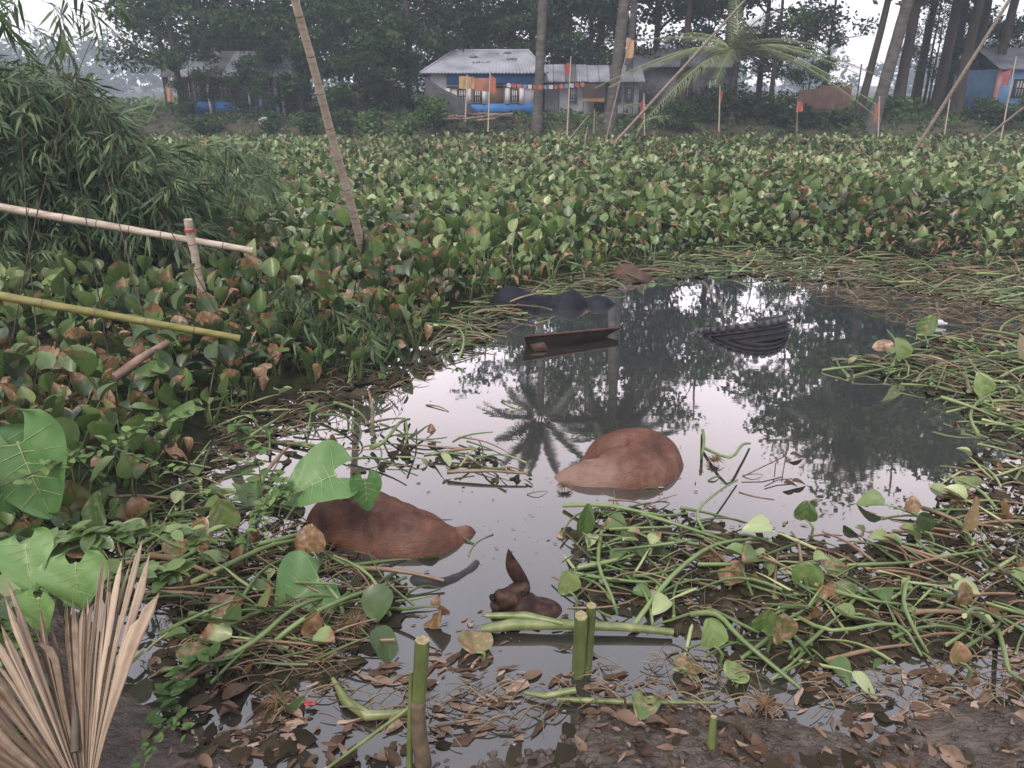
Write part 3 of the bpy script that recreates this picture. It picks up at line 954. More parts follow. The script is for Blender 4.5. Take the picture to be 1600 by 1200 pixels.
FRT = [frond_mesh(3.6, .35, 1, mat='frond_tall'), frond_mesh(3.4, .6, 2, mat='frond_tall'), frond_mesh(3.2, .85, 3, mat='frond_tall')]

def palm(px_base, py_base, y, px_top, h, label, nfr, r0=.17, tilt=None, fronds=None, seed=1):
    b = WD(px_base, py_base, y)
    z0 = gz(b.x, y) - .15
    t = thing('coconut_palm', label, 'palm tree', (b.x, y, z0))
    dxt = (px_top - px_base) / FPX * y * CP          # sideways drift over the first five metres
    pts, rad = [], []
    n = 28
    for i in range(n):
        q = i / (n - 1)
        hh = q * h
        pts.append((dxt * hh / 5.0 * (1 - .25 * q), .1 * math.sin(q * 3), hh))
        rad.append(r0 * (1.35 - .35 * min(1, q * 10)) * (1 - .25 * q) * (1 + .05 * (i % 2)))
    MB().tube(pts, rad, 10).build('trunk', M['palm_bark'], t)
    r = random.Random(seed)
    for k in range(nfr):
        az = k * 2.399 + r.uniform(-.2, .2)
        up = math.radians(r.uniform(-25, 62))
        m = Matrix.Translation(pts[-1]) @ Matrix.Rotation(az, 4, 'Z') @ Matrix.Rotation(-up, 4, 'Y') @ Matrix.Rotation(r.uniform(-.5, .5), 4, 'X')
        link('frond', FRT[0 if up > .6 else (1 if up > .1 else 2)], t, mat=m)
    for k in range(6):
        a = k * 1.05
        MB().tube([(pts[-1][0] + .25 * math.cos(a), .25 * math.sin(a), h - .2), (pts[-1][0] + .27 * math.cos(a), .27 * math.sin(a), h - .32), (pts[-1][0] + .25 * math.cos(a), .25 * math.sin(a), h - .46)], [.07, .11, .05], 8).build('coconut', M['weed'], t)
    return t
palm(838, 198, 34.4, 846, 12.9, 'coconut palm with a pale ringed trunk before the hipped house', 22, .21, seed=4)
palm(952, 190, 34.9, 968, 13.8, 'thick straight coconut palm standing before the shed', 22, .25, seed=7)
palm(978, 182, 37.6, 982, 14.5, 'slimmer coconut palm rising behind the shed roof', 18, .16, seed=9)
palm(1362, 192, 34.6, 1388, 13.0, 'leaning coconut palm with a broad flared base by the sacking screen', 20, .26, seed=12)

# young palm whose fronds arch down to the ground
yp = WD(1140, 190, 35.2)
t = thing('young_palm', 'young coconut palm with long drooping fronds beside the shed', 'palm tree', (yp.x, 35.2, gz(yp.x, 35.2) - .1))
MB().tube([(0, 0, 0), (.02, .02, .8), (.0, .05, 1.7), (.05, .05, 2.6)], [.24, .2, .17, .14], 9).build('trunk', M['palm_bark'], t)
for az, up, L, b in ((3.35, 56, 1.25, 3), (3.75, 40, 1.2, 3), (-.15, 58, 1.3, 3), (-.4, 45, 1.25, 3), (-.65, 50, 1.2, 3), (3.5, 56, 1.2, 3), (-.9, 60, 1.1, 3), (1.5, 75, 1.1, 1), (4.3, 55, 1.0, 3), (5.1, 68, 1.1, 3), (2.4, 55, 1.0, 2), (4.7, 80, 1.2, 3), (3.0, 72, 1.15, 3)):
    link('frond', FR[b], t, mat=Matrix.Translation((0, 0, 2.5)) @ Matrix.Rotation(az, 4, 'Z') @ Matrix.Rotation(-math.radians(up), 4, 'Y') @ Matrix.Diagonal((L, L, L, 1)))
for k, (a, b, rz, s) in enumerate(((1010, 188, -.05, .9), (975, 168, .35, .7))):
    p = WD(a, b, 34.6)
    m = Matrix.Translation((p.x, 34.6 + k * .3, p.z)) @ Matrix.Rotation(rz, 4, 'Z') @ Matrix.Rotation(-.12, 4, 'Y') @ Matrix.Diagonal((s, s, s, 1))
    o = link('fallen_frond', FR[1], mat=m)
    tag(o, ('green palm frond lying on the bank at the foot of the young palm', 'dry grey palm frond leaning against the heap beside the thick palm')[k], 'palm frond')

# far hazy wood and land beyond the grove
def far_wood(name, label, y, x0, x1, h, n, seed):
    r = np.random.default_rng(seed)
    C, rad = [], []
    for i in range(n):
        x = r.uniform(x0, x1)
        hh = h * r.uniform(.55, 1.05)
        yy = y + r.uniform(-18, 18)
        for k in range(9):
            C.append((x + r.normal() * 3.2, yy + r.normal() * 2, hh * r.uniform(.15, .95)))
            rad.append(r.uniform(2.0, 3.6))
    V, Q, ti = leaf_quads(np.array(C), np.array(rad), 26, 1.5, seed, .8)
    tag(MB().add(V, Q, tint=ti).build(name, M['tree_leaf'], smooth=False), label, 'wood', kind='stuff')
far_wood('far_wood', 'pale hazy wood far beyond the houses', 190, -190, 190, 13, 130, 5)

# weeds along the far bank
r = np.random.default_rng(8)
n = 2600
xw = r.uniform(-27, 29, n)
yw = 32.3 + r.random(n) ** 1.3 * 4.6
zw = ground_z(xw, yw) + r.uniform(0, .32, n)
keep = zw > 0.1
C = np.stack([xw, yw, zw], 1)[keep]
V, Q, ti = leaf_quads(C, .3, 9, .17, 9, .7)
tag(MB().add(V, Q, tint=ti * .8).build('bank_weeds', M['weed'], smooth=False), 'low weeds covering the far bank at the edge of the pond', 'weeds', kind='stuff')
n = 2500
xw, yw = r.uniform(-34, 40, n), r.uniform(40, 120, n)
C = np.stack([xw, yw, ground_z(xw, yw) + .2], 1)
V, Q, ti = leaf_quads(C, 1.2, 8, .55, 10, .25)
tag(MB().add(V, Q, tint=np.clip(ti + .2, 0, 1)).build('field_grass', M['weed'], smooth=False), 'pale green field growth behind the grove', 'grass', kind='stuff')
# ---------------------------------------------------------------- the mat of water hyacinth
EDGE_PX = [-900, -300, 0, 150, 230, 285, 330, 430, 560, 640, 700, 760, 860, 960, 1050, 1150, 1300, 1450, 1600, 2200]
EDGE_PY = [950, 950, 920, 880, 830, 745, 665, 625, 590, 548, 510, 470, 442, 418, 402, 396, 402, 408, 408, 412]

def blade(L, Wd, nx, ny, base, ang, cup, bend, twist=0.0, crumple=0.0, seed=0, notch=0.0):
    """a cupped ovate blade growing from base in the XZ plane at ang from vertical; returns V,Q,t"""
    r = np.random.default_rng(seed)
    t = np.linspace(0, 1, ny + 1)
    s = np.linspace(-1, 1, nx + 1)
    d = np.array([math.sin(ang), 0, math.cos(ang)])
    nrm = np.array([-math.cos(ang), 0, math.sin(ang)])
    V = []
    for ti in t:
        w = Wd * max(0.02, math.sin(math.pi * min(1, ti * 0.94 + 0.05))) ** 0.62 * (1 - 0.25 * ti * ti)
        for si in s:
            back = -notch * L * abs(si) * (1 - ti) ** 2
            p = np.array(base) + d * (L * ti + back) + np.array([0, w * si, 0]) + nrm * (cup * w * si * si * 1.2 - bend * L * ti * ti + twist * si * ti * w)
            if crumple:
                p = p + nrm * r.normal() * crumple * L + d * r.normal() * crumple * L * .4
            V.append(p)
    V = np.array(V)
    n = nx + 1
    i = np.arange(nx * ny)
    a = (i // nx) * n + i % nx
    return V, np.stack([a, a + 1, a + n + 1, a + n], 1), np.repeat(t, n)

def hy_leaf(seed, lod=0, dead=False):
    """one hyacinth leaf: petiole (slot 1) and blade (slot 0), rooted at the origin, leaning to +X"""
    r = random.Random(seed)
    mb = MB()
    hp = r.uniform(.24, .44)
    lean = r.uniform(.1, .55)
    tip = np.array([math.sin(lean) * hp, 0, math.cos(lean) * hp])
    if lod == 0:
        mb.tube([(0, 0, -.06), tip * .35 + np.array([.01, 0, 0]), tip * .75 + np.array([-.005, 0, 0]), tip], [.012, .013, .007, .004], 5, m=1, cap=False, tint=r.uniform(.3, .6))
    elif lod == 1 and r.random() < .4:
        mb.tube([(0, 0, 0), tip], [.011, .005], 3, m=1, cap=False)
    ang = lean + r.uniform(-.4, 1.15)
    L = r.uniform(.135, .225)
    Wd = L * r.uniform(.36, .54)
    nx, ny = ((4, 5), (2, 3), (2, 2))[lod]
    if dead:
        V, Q, t = blade(L * .9, Wd * .85, max(nx, 3), max(ny, 3), tip, ang + r.uniform(.2, 1.4), r.uniform(.3, .9), r.uniform(.3, .9), r.uniform(-.6, .6), .06, seed)
        mb.add(V, Q, tint=.4, brown=1.0)
    else:
        V, Q, t = blade(L, Wd, nx, ny, tip, ang, r.uniform(.05, .9), r.uniform(-.15, .5), r.uniform(-.6, .6), .012, seed)
        mb.add(V, Q, tint=.5 + .12 * (t - .5), brown=np.clip((t - .25) * 1.3, 0, 1) ** 1.0)
    return mb

TPL = {lod: [hy_leaf(100 * lod + k, lod) for k in range(16)] for lod in (0, 1, 2)}
TPLD = {lod: [hy_leaf(500 + 100 * lod + k, lod, True) for k in range(6)] for lod in (0, 1, 2)}

# where plants stand: a jittered world grid, kept beyond the pond's open water
plants = []
yy = 2.6
while yy < 33.4:
    sp = .235 if yy < 12 else (.27 if yy < 20 else .31)
    xm = 0.73 * yy + .7
    xx = -xm
    while xx < xm:
        x, y = xx + rnd.uniform(-.5, .5) * sp, yy + rnd.uniform(-.5, .5) * sp
        xx += sp
        u, v = proj(x, y, 0)
        ed = np.interp(u, EDGE_PX, EDGE_PY) + 7 * math.sin(u * .05) + rnd.uniform(-9, 9)
        if v > ed or y > 33.2:
            continue
        if y < 4.2 and rnd.random() < .3 or 4.2 <= y < 7.2 and rnd.random() < .12:
            continue
        plants.append((x, y))
    yy += sp
plants.sort(key=lambda p: p[0] ** 2 + p[1] ** 2)
# leaf list: plant, template, pose
R_az, NEAR = [], 300
packs = {0: {}, 1: {}, 2: {}}
HM = [M['hyacinth'], M['petiole']]
baked = {}
def baked_leaf(k, dead, ti, br):
    key = (k, dead, ti, br)
    if key not in baked:
        src = (TPLD if dead else TPL)[0][k]
        V, Q, T, mi, t0, b0 = src.arrays()
        baked[key] = mesh_np('leaf', V, [Q, T], HM, mi, np.clip(t0 - .5 + ti, 0, 1), b0 * br)
    return baked[key]

def plant_label(x, y):
    u, v = proj(x, y, 0)
    if u < 330:
        return 'broad leaved hyacinth plant in the tangle around the bamboo rails', 'hyacinths around the bamboo rails'
    if u < 760:
        return 'broad leaved hyacinth plant at the mat edge near the tall bamboo pole', 'hyacinths near the tall pole'
    return 'broad leaved hyacinth plant along the mat edge beyond the open water', 'hyacinths along the far mat edge'

for i, (x, y) in enumerate(plants):
    dist = math.hypot(x, y)
    lod = 0 if dist < 11.5 else (1 if dist < 19 else 2)
    nl = rnd.randint(5, 7) if dist < 19 else rnd.randint(4, 6)
    patch = fbm(np.array(x * .55), np.array(y * .35), 2) - .47
    vig = rnd.gauss(.46, .16) + patch * .9
    u, v = proj(x, y, 0)
    edge = np.interp(u, EDGE_PX, EDGE_PY) - v
    scale = rnd.uniform(.72, 1.12) * (1.0 if edge > 25 else .8)
    pbrown = .17 + max(0, -patch) * 1.5
    near = i < NEAR
    if near:
        lb, gp = plant_label(x, y)
        th = thing('water_hyacinth', lb, 'hyacinth', (x, y, 0), gp)
    for k in range(nl):
        az = k * 6.283 / nl + rnd.uniform(-.5, .5)
        dead = rnd.random() < (.08 + max(0, -patch) * .35)
        t = rnd.randrange(6 if dead else 16)
        ti = max(0, min(1, vig + rnd.gauss(0, .14)))
        br = rnd.uniform(.75, 1.2) if dead else (rnd.uniform(.5, 1.25) if rnd.random() < pbrown else rnd.uniform(0, .28))
        sc_ = scale * rnd.uniform(.6, 1.15)
        ty = rnd.uniform(-.15, .25)
        if near:
            R = rot_zyx([az], [ty], [rnd.uniform(-.2, .2)])[0] * sc_
            link('leaf', baked_leaf(t, dead, round(ti * 5) / 5, round(br * 3) / 3), th, mat=mat4(R, (0, 0, 0)))
        else:
            packs[lod].setdefault((t, dead), []).append((x, y, rnd.uniform(-.05, .06), az, ty, rnd.uniform(-.25, .25), sc_, ti, br))
for lod in (0, 1, 2):
    out = []
    for (t, dead), L in packs[lod].items():
        A = np.array(L)
        R = rot_zyx(A[:, 3], A[:, 4], A[:, 5]) * A[:, 6][:, None, None]
        out.append(instances((TPLD if dead else TPL)[lod][t].arrays(), R, A[:, :3], A[:, 7], A[:, 8]))
    if out:
        o = link('hyacinth_mat', join_instances('hyacinth_mat', out, HM))
        tag(o, ('dense hyacinth leaves just behind the front of the floating mat', 'dense hyacinth leaves across the middle of the floating mat', 'dense hyacinth leaves of the floating mat below the far bank')[lod], 'hyacinth mat', kind='stuff')

# dark sheet of dead matter, added under the leaves to hide sky reflection
xs = np.linspace(-27, 27, 150)
ys = np.concatenate([np.linspace(3.2, 12, 90), np.linspace(12.3, 34, 50)])
X, Y = np.meshgrid(xs, ys)
zc_ = Y * CP + CAM_H * SP
U = 800 + FPX * X / zc_
Vp = 600 + FPX * (CAM_H * CP - Y * SP) / zc_
ins = (np.interp(U, EDGE_PX, EDGE_PY) - Vp)
Zb = np.clip(ins / 60.0, -1, 1) * .13 + (fbm(X * 2, Y * 2, 4) - .45) * .12 - .015
Vb, Qb = grid_mesh(xs, ys, Zb)
ok = (Zb.ravel()[Qb].max(1) > -.06)
tag(link('dark_under_sheet', mesh_np('dark_under_sheet', Vb, [Qb[ok]], M['matbed'])), 'dark dead plant sheet added under the hyacinth leaves to hide sky reflection', 'plant litter', kind='stuff')

# ---------------------------------------------------------------- lying and cut stems
def stem_mesh(seed, kind=0):
    r = random.Random(seed)
    mb = MB()
    n = 7
    b, c = r.gauss(0, .06), r.uniform(-.01, .05)
    kink = r.random() < .25
    pts = []
    for i in range(n):
        t = i / (n - 1)
        yv = b * math.sin(t * math.pi) + (.12 * max(0, t - .55) * (1 if kink else 0))
        pts.append((t - .5, yv, c * math.sin(t * math.pi)))
    r0 = r.uniform(.007, .017) if kind == 0 else r.uniform(.005, .009)
    rad = [r0 * (1.15 - .65 * i / (n - 1)) * (1 + .12 * math.sin(i * 2.1 + seed)) for i in range(n)]
    t0 = r.uniform(.05, .66)
    mb.tube(pts, rad, 6, m=0, tint=np.linspace(t0 + .15, t0 - .12, n), brown=np.linspace(*((0, .2) if seed % 3 else (.55, 1.1)), n), mcap=1)
    return mb
STEM = [stem_mesh(k) for k in range(16)]
STRAW = [stem_mesh(60 + k, 1) for k in range(8)]
SM = [M['petiole'], M['cut_end']]
SMT = [s.mesh('stem', SM) for s in STEM]
STM = [s.mesh('straw', [M['straw'], M['straw']]) for s in STRAW]
REG = {
    'right': ([(880, 830), (960, 790), (1060, 800), (1150, 830), (1300, 850), (1420, 850), (1470, 770), (1520, 700), (1620, 690), (1640, 1010), (1480, 1020), (1250, 1050), (1120, 1030), (1030, 960), (900, 960), (800, 985), (770, 965), (880, 930)], 190, 'hyacinth stem in the cut heap on the near right water'),
    'left': ([(250, 800), (330, 770), (430, 760), (480, 800), (520, 860), (600, 880), (640, 930), (600, 1000), (540, 1060), (430, 1080), (330, 1040), (260, 960), (220, 880)], 100, 'hyacinth stem in the tangle before the left cow'),
    'bank': ([(0, 640), (200, 610), (330, 600), (560, 560), (700, 545), (720, 560), (640, 600), (520, 640), (420, 690), (330, 760), (240, 820), (0, 840)], 60, 'hyacinth stem along the dark left shore'),
    'mid': ([(360, 690), (450, 650), (600, 650), (660, 690), (760, 700), (830, 735), (840, 760), (760, 755), (640, 730), (520, 745), (420, 740)], 40, 'hyacinth stem drifting between the two brown cows'),
    'raft': ([(1380, 560), (1440, 530), (1640, 520), (1640, 690), (1540, 680), (1500, 640), (1420, 600), (1300, 575)], 230, 'hyacinth stem in the raft beyond the tyre'),
    'edge': ([(660, 520), (760, 470), (960, 412), (1150, 382), (1300, 388), (1640, 388), (1640, 500), (1500, 470), (1380, 455), (1250, 440), (1100, 432), (980, 445), (800, 500), (720, 560)], 620, 'hyacinth stem along the broken mat edge'),
    'shore': ([(20, 800), (260, 740), (330, 830), (300, 960), (240, 900), (140, 880), (0, 900)], 80, 'hyacinth stem tangled on the shore behind the dry fan'),
}
stems = []
for nm, (poly, n, lb) in REG.items():
    for (px, py) in sample_poly(poly, n):
        if 745 < px < 895 and 840 < py < 975:
            continue
        p = W(px, py)
        L = rnd.uniform(.14, .46) if nm in ('right', 'left', 'bank') else rnd.uniform(.25, .55)
        hd = rnd.gauss(-.15, .55) if rnd.random() < .6 else rnd.uniform(0, 3.14)
        if nm == 'edge':
            hd = rnd.gauss(0, .5) if rnd.random() < .7 else rnd.uniform(0, 3.14)
        pit = rnd.gauss(0, .06) if rnd.random() < .8 else rnd.uniform(-.5, .5)
        z = max(rnd.uniform(.004, .05), gz(p.x, p.y) + .03) + abs(math.sin(pit)) * L * .45
        stems.append((nm, p.x, p.y, z, hd, pit, rnd.uniform(0, 6.28), L, rnd.gauss(0, .12), rnd.uniform(.3, 1.1)))
# a few drifters on open water
for (px, py) in sample_poly([(620, 600), (1000, 640), (1250, 700), (1350, 800), (1000, 800), (760, 880), (620, 960), (560, 900)], 26):
    p = W(px, py)
    stems.append(('drift', p.x, p.y, .003, rnd.gauss(-.2, .5), 0, rnd.uniform(0, 6), rnd.uniform(.1, .3), 0, .8))
stems.sort(key=lambda s: s[1] ** 2 + s[2] ** 2)
pk = {}
for i, (nm, x, y, z, hd, pit, roll, L, ti, br) in enumerate(stems):
    k = rnd.randrange(16)
    g_ = max(.6, min(1, L * 1.9))
    S = np.diag([L, g_ * min(1, L * 2), g_])
    R = rot_zyx([hd], [pit], [0])[0] @ S
    if i < 300:
        lb = REG[nm][2] if nm in REG else 'short hyacinth stem drifting alone on open water'
        o = link('hyacinth_cutting', SMT[k], mat=mat4(R, (x, y, z)))
        tag(o, 'green ' + lb if nm in REG else lb, 'plant stem', 'cut stems: ' + nm)
    else:
        pk.setdefault(k, []).append((R, (x, y, z), .5 + ti, br))
out = []
for k, L in pk.items():
    out.append(instances(STEM[k].arrays(), np.array([a[0] for a in L]), np.array([a[1] for a in L]), np.array([a[2] for a in L]), np.array([a[3] for a in L])))
tag(link('stem_litter', join_instances('stem_litter', out, SM)), 'masses of cut hyacinth stems floating along the mat edge and rafts', 'plant litter', kind='stuff')
# loose leaves lying in the same heaps
LREG = [(REG['right'][0], 80, 'torn hyacinth leaf lying in the cut heap on the near right water'), (REG['left'][0], 40, 'torn hyacinth leaf lying in the tangle before the left cow'),
        (REG['bank'][0], 50, 'torn hyacinth leaf lying along the dark left shore'), (REG['mid'][0], 10, 'torn hyacinth leaf drifting between the two brown cows'), (REG['shore'][0], 40, 'torn hyacinth leaf lying on the shore behind the dry fan'), (REG['raft'][0], 30, 'torn hyacinth leaf lying in the raft beyond the tyre')]
for poly, n, lb in LREG:
    for (px, py) in sample_poly(poly, n):
        if 745 < px < 895 and 840 < py < 975:
            continue
        p = W(px, py)
        dead = rnd.random() < .3
        ti = rnd.choice((.2, .4, .6, .8, 1.0))
        R = rot_zyx([rnd.uniform(0, 6.28)], [rnd.uniform(.7, 1.5)], [rnd.uniform(-.5, .5)])[0] * rnd.uniform(.5, .85)
        o = link('hyacinth_leaf', baked_leaf(rnd.randrange(6), dead, ti, rnd.choice((.0, .0, .33, .67, 1.0)) if not dead else 1.0), mat=mat4(R, (p.x, p.y, max(rnd.uniform(.02, .07), gz(p.x, p.y) + rnd.uniform(.03, .12)))))
        tag(o, lb, 'leaf', 'loose leaves: ' + lb[25:])
# rotting dark matter, added to blacken the gaps under and between the heaps
out = []
pk = {}
DREG = [(REG['right'][0], 1700), (REG['left'][0], 750), (REG['bank'][0], 700), (REG['mid'][0], 70), (REG['raft'][0], 420), (REG['edge'][0], 700), (REG['shore'][0], 200),
        ([(240, 980), (340, 960), (460, 1040), (480, 1190), (260, 1190)], 130),
        ([(480, 1120), (850, 1150), (960, 1080), (1640, 1090), (1640, 1230), (480, 1230)], 70)]
def scrap(seed):
    r = random.Random(seed)
    n = r.randint(6, 10)
    asp = r.choice((.12, .2, .35, .6))
    V = [(0, 0, .1)]
    for i in range(n):
        a = 6.283 * (i + r.uniform(-.35, .35)) / n
        q = r.uniform(.25, .6)
        V.append((q * math.cos(a), q * asp * math.sin(a) * 1.3, r.uniform(-.06, .08)))
    return MB().add(V, T=[(0, i + 1, (i + 1) % n + 1) for i in range(n)], tint=.5, brown=0)
SCR = [scrap(900 + k) for k in range(12)]
for poly, n in DREG:
    for (px, py) in sample_poly(poly, n):
        if 745 < px < 895 and 840 < py < 975:
            continue
        p = W(px, py)
        if abs(p.x - .7) < .5 and abs(p.y - 4.4) < .45:
            continue
        L = rnd.uniform(.035, .13) * (1 if p.y < 5 else 1.8)
        R = rot_zyx([rnd.uniform(0, 6.28)], [rnd.gauss(0, .08)], [rnd.gauss(0, .1)])[0] * L
        pk.setdefault(rnd.randrange(12), []).append((R, (p.x, p.y, max(0, gz(p.x, p.y)) + rnd.uniform(.003, .012)), rnd.uniform(.2, .8), .5))
for k, L in pk.items():
    out.append(instances(SCR[k].arrays(), np.array([a[0] for a in L]), np.array([a[1] for a in L]), np.array([a[2] for a in L]), np.array([a[3] for a in L])))
M['rot'] = leafmat('rotting_leaf', ((0.0, (0.010, 0.009, 0.006)), (0.5, (0.026, 0.022, 0.014)), (1.0, (0.065, 0.052, 0.034))), trans=0.0, rough=.7, spec=.04, nscale=25)
tag(link('rotting_litter', join_instances('rotting_litter', out, M['rot'])), 'dark rotting leaves and muck added to darken gaps under the cut stems', 'plant litter', kind='stuff')
# thin straw and brown litter
out = []
SREG = [([(1210, 430), (1300, 410), (1640, 420), (1640, 520), (1440, 520), (1380, 490), (1290, 470)], 430, .26),
        ([(300, 1010), (700, 1080), (900, 1060), (1040, 1010), (1250, 1060), (1600, 1010), (1640, 1110), (1200, 1120), (960, 1100), (700, 1170), (430, 1110)], 260, .14),
        ([(330, 640), (700, 560), (700, 580), (420, 690), (250, 820), (200, 800)], 160, .2),
        ([(250, 860), (420, 800), (620, 920), (520, 1060), (300, 1030)], 300, .2),
        ([(900, 850), (1420, 860), (1600, 720), (1640, 1000), (1250, 1030), (1030, 940)], 170, .2),
        ([(1400, 540), (1640, 530), (1640, 690), (1500, 620)], 140, .25)]
pk = {}
for poly, n, LL in SREG:
    for (px, py) in sample_poly(poly, n):
        p = W(px, py)
        L = LL * rnd.uniform(.5, 1.3)
        R = rot_zyx([rnd.gauss(0, .6) if rnd.random() < .6 else rnd.uniform(0, 3.1)], [rnd.gauss(0, .05)])[0] @ np.diag([L, L, .7])
        pk.setdefault(rnd.randrange(8), []).append((R, (p.x, p.y, rnd.uniform(.004, .03)), rnd.uniform(.25, .95), rnd.uniform(0, .5)))
for k, L in pk.items():
    out.append(instances(STRAW[k].arrays(), np.array([a[0] for a in L]), np.array([a[1] for a in L]), np.array([a[2] for a in L]), np.array([a[3] for a in L])))
tag(link('straw_litter', join_instances('straw_litter', out, [M['straw'], M['straw']])), 'thin brown straw floating on the water and mud edge', 'plant litter', kind='stuff')

# ---------------------------------------------------------------- leaf litter on the water film and the mud
def flake(seed, curl):
    r = random.Random(seed)
    V, Q, t = blade(1.0, r.choice((.12, .18, .24, .34)), 3, 5, (-.5, 0, 0), math.pi / 2, curl * r.uniform(.3, 1.5), curl * r.uniform(-.7, .7), r.uniform(-1.2, 1.2) * curl, .05 * curl, seed)
    return MB().add(V, Q, tint=.5 + .2 * (t - .5), brown=np.full(len(t), .8))
def shred(seed):
    """a torn scrap of rotten leaf: an uneven flat piece, sometimes a long strip"""
    r = random.Random(seed)
    n = r.randint(5, 9)
    asp = r.choice((.08, .12, .18, .25, .4, .65))
    V = [(0, 0, .02)]
    for i in range(n):
        a = 6.283 * (i + r.uniform(-.35, .35)) / n
        q = r.uniform(.28, .55)
        V.append((q * math.cos(a), q * asp * math.sin(a) * 1.3, r.uniform(-.02, .06)))
    return MB().add(V, T=[(0, i + 1, (i + 1) % n + 1) for i in range(n)], tint=.5 + np.array([r.uniform(-.12, .12) for _ in V]), brown=.8)
FLAT = [shred(k) for k in range(18)] + [flake(k, .12) for k in range(4)]
CURL = [flake(40 + k, .8) for k in range(10)]
FREG = [([(280, 1000), (420, 1040), (700, 1030), (850, 1000), (1000, 990), (1250, 1050), (1600, 980), (1640, 1120), (1200, 1130), (960, 1090), (850, 1180), (430, 1130), (300, 1080)], 1150, (.012, .13)),
        ([(240, 1000), (340, 980), (460, 1040), (480, 1180), (300, 1180)], 420, (.015, .12)),
        ([(640, 950), (900, 960), (900, 1070), (640, 1050)], 130, (.015, .08)),
        ([(450, 640), (900, 560), (1300, 560), (1480, 720), (1400, 840), (900, 850), (640, 1000), (420, 760)], 520, (.004, .016)),
        ([(400, 640), (1000, 680), (1480, 720), (1400, 840), (900, 850), (640, 920), (420, 760)], 260, (.01, .045)),
        ([(1000, 780), (1450, 850), (1600, 760), (1640, 1000), (1300, 1040), (1000, 930)], 420, (.02, .08))]
pk = {}
for poly, n, (a, b) in FREG:
    for (px, py) in sample_poly(poly, n):
        if py > 960 and float(fbm(np.array(px * .014), np.array(py * .03), 6)) < .44:
            continue
        p = W(px, py)
        L = a + (b - a) * rnd.random() ** 1.7
        R = rot_zyx([rnd.gauss(.3, .5)], [0])[0] @ np.diag([L, L * rnd.uniform(.5, 1.2), L])
        pk.setdefault(rnd.randrange(22), []).append((R, (p.x, p.y, rnd.uniform(.003, .007)), min(1, max(0, rnd.gauss(.55, .3))), rnd.choice((0, .2, .5, .9))))
out = [instances(FLAT[k].arrays(), np.array([a[0] for a in L]), np.array([a[1] for a in L]), np.array([a[2] for a in L]), np.array([a[3] for a in L])) for k, L in pk.items()]
tag(link('floating_leaf_litter', join_instances('floating_leaf_litter', out, M['dry'])), 'pinkish brown leaf flakes floating on the film by the mud', 'leaf litter', kind='stuff')
# curled dead leaves lying on the mud: the larger ones singly
pk = {}
CM = {}
mud = sample_poly([(235, 1010), (330, 1000), (450, 1090), (560, 1175), (700, 1180), (850, 1170), (950, 1085), (1150, 1110), (1400, 1120), (1640, 1095), (1640, 1260), (240, 1260)], 560)
cnt = 0
for (px, py) in mud:
    if float(fbm(np.array(px * .012), np.array(py * .03), 16)) < .42:
        continue
    p = W(px, py)
    z = gz(p.x, p.y)
    L = rnd.uniform(.02, .11) ** 1.0 * rnd.choice((.6, .8, 1, 1))
    ti = min(1, max(0, rnd.gauss(.34, .28)))
    k = rnd.randrange(10)
    R = rot_zyx([rnd.uniform(0, 6.28)], [rnd.gauss(0, .25)], [rnd.gauss(0, .4)])[0] * L
    z = max(z, .0)
    if L > .06 and cnt < 230 and py < 1200:
        key = (k, round(ti * 4))
        if key not in CM:
            V, Q, T, mi, t0, b0 = CURL[k].arrays()
            CM[key] = mesh_np('dead_leaf', V, [Q, T], M['dry'], mi, np.clip(t0 - .5 + key[1] / 4, 0, 1), b0 * .4)
        tag(link('dead_leaf', CM[key], mat=mat4(R, (p.x, p.y, z + .015))), 'curled dead brown leaf lying on the near mud bank', 'dead leaf', 'dead leaves on the near mud')
        cnt += 1
    else:
        pk.setdefault(k, []).append((R * .8, (p.x, p.y, max(z, 0) + .01), ti, rnd.uniform(.1, .8)))
out = [instances(CURL[k].arrays(), np.array([a[0] for a in L]), np.array([a[1] for a in L]), np.array([a[2] for a in L]), np.array([a[3] for a in L])) for k, L in pk.items()]
tag(link('mud_leaf_litter', join_instances('mud_leaf_litter', out, M['dry'])), 'small crumbled brown leaves trodden into the mud bank', 'leaf litter', kind='stuff')
# crumbs of mud and clods
cl = MB()
for (px, py) in sample_poly([(450, 1180), (850, 1165), (950, 1090), (1640, 1110), (1640, 1260), (450, 1260)], 260):
    p = W(px, py)
    s = rnd.uniform(.006, .02)
    r3 = np.random.default_rng(int(px * 7 + py))
    a = np.linspace(0, 6.283, 7)[:-1]
    ring = np.stack([np.cos(a), np.sin(a), np.zeros(6)], 1)
    V = np.concatenate([ring * .9 + [0, 0, -.5], ring * [1, 1, 1] + [0, 0, .1], [[0, 0, .75]]]) * s
    V += r3.normal(0, .18, V.shape) * s
    cl.add(V + np.array([p.x, p.y, gz(p.x, p.y) + s * .25]), [(i, (i + 1) % 6, 6 + (i + 1) % 6, 6 + i) for i in range(6)], [(6 + i, 6 + (i + 1) % 6, 12) for i in range(6)])
tag(cl.build('mud_clods', M['mud']), 'crumbly clods of wet mud along the near bank', 'mud', kind='stuff')
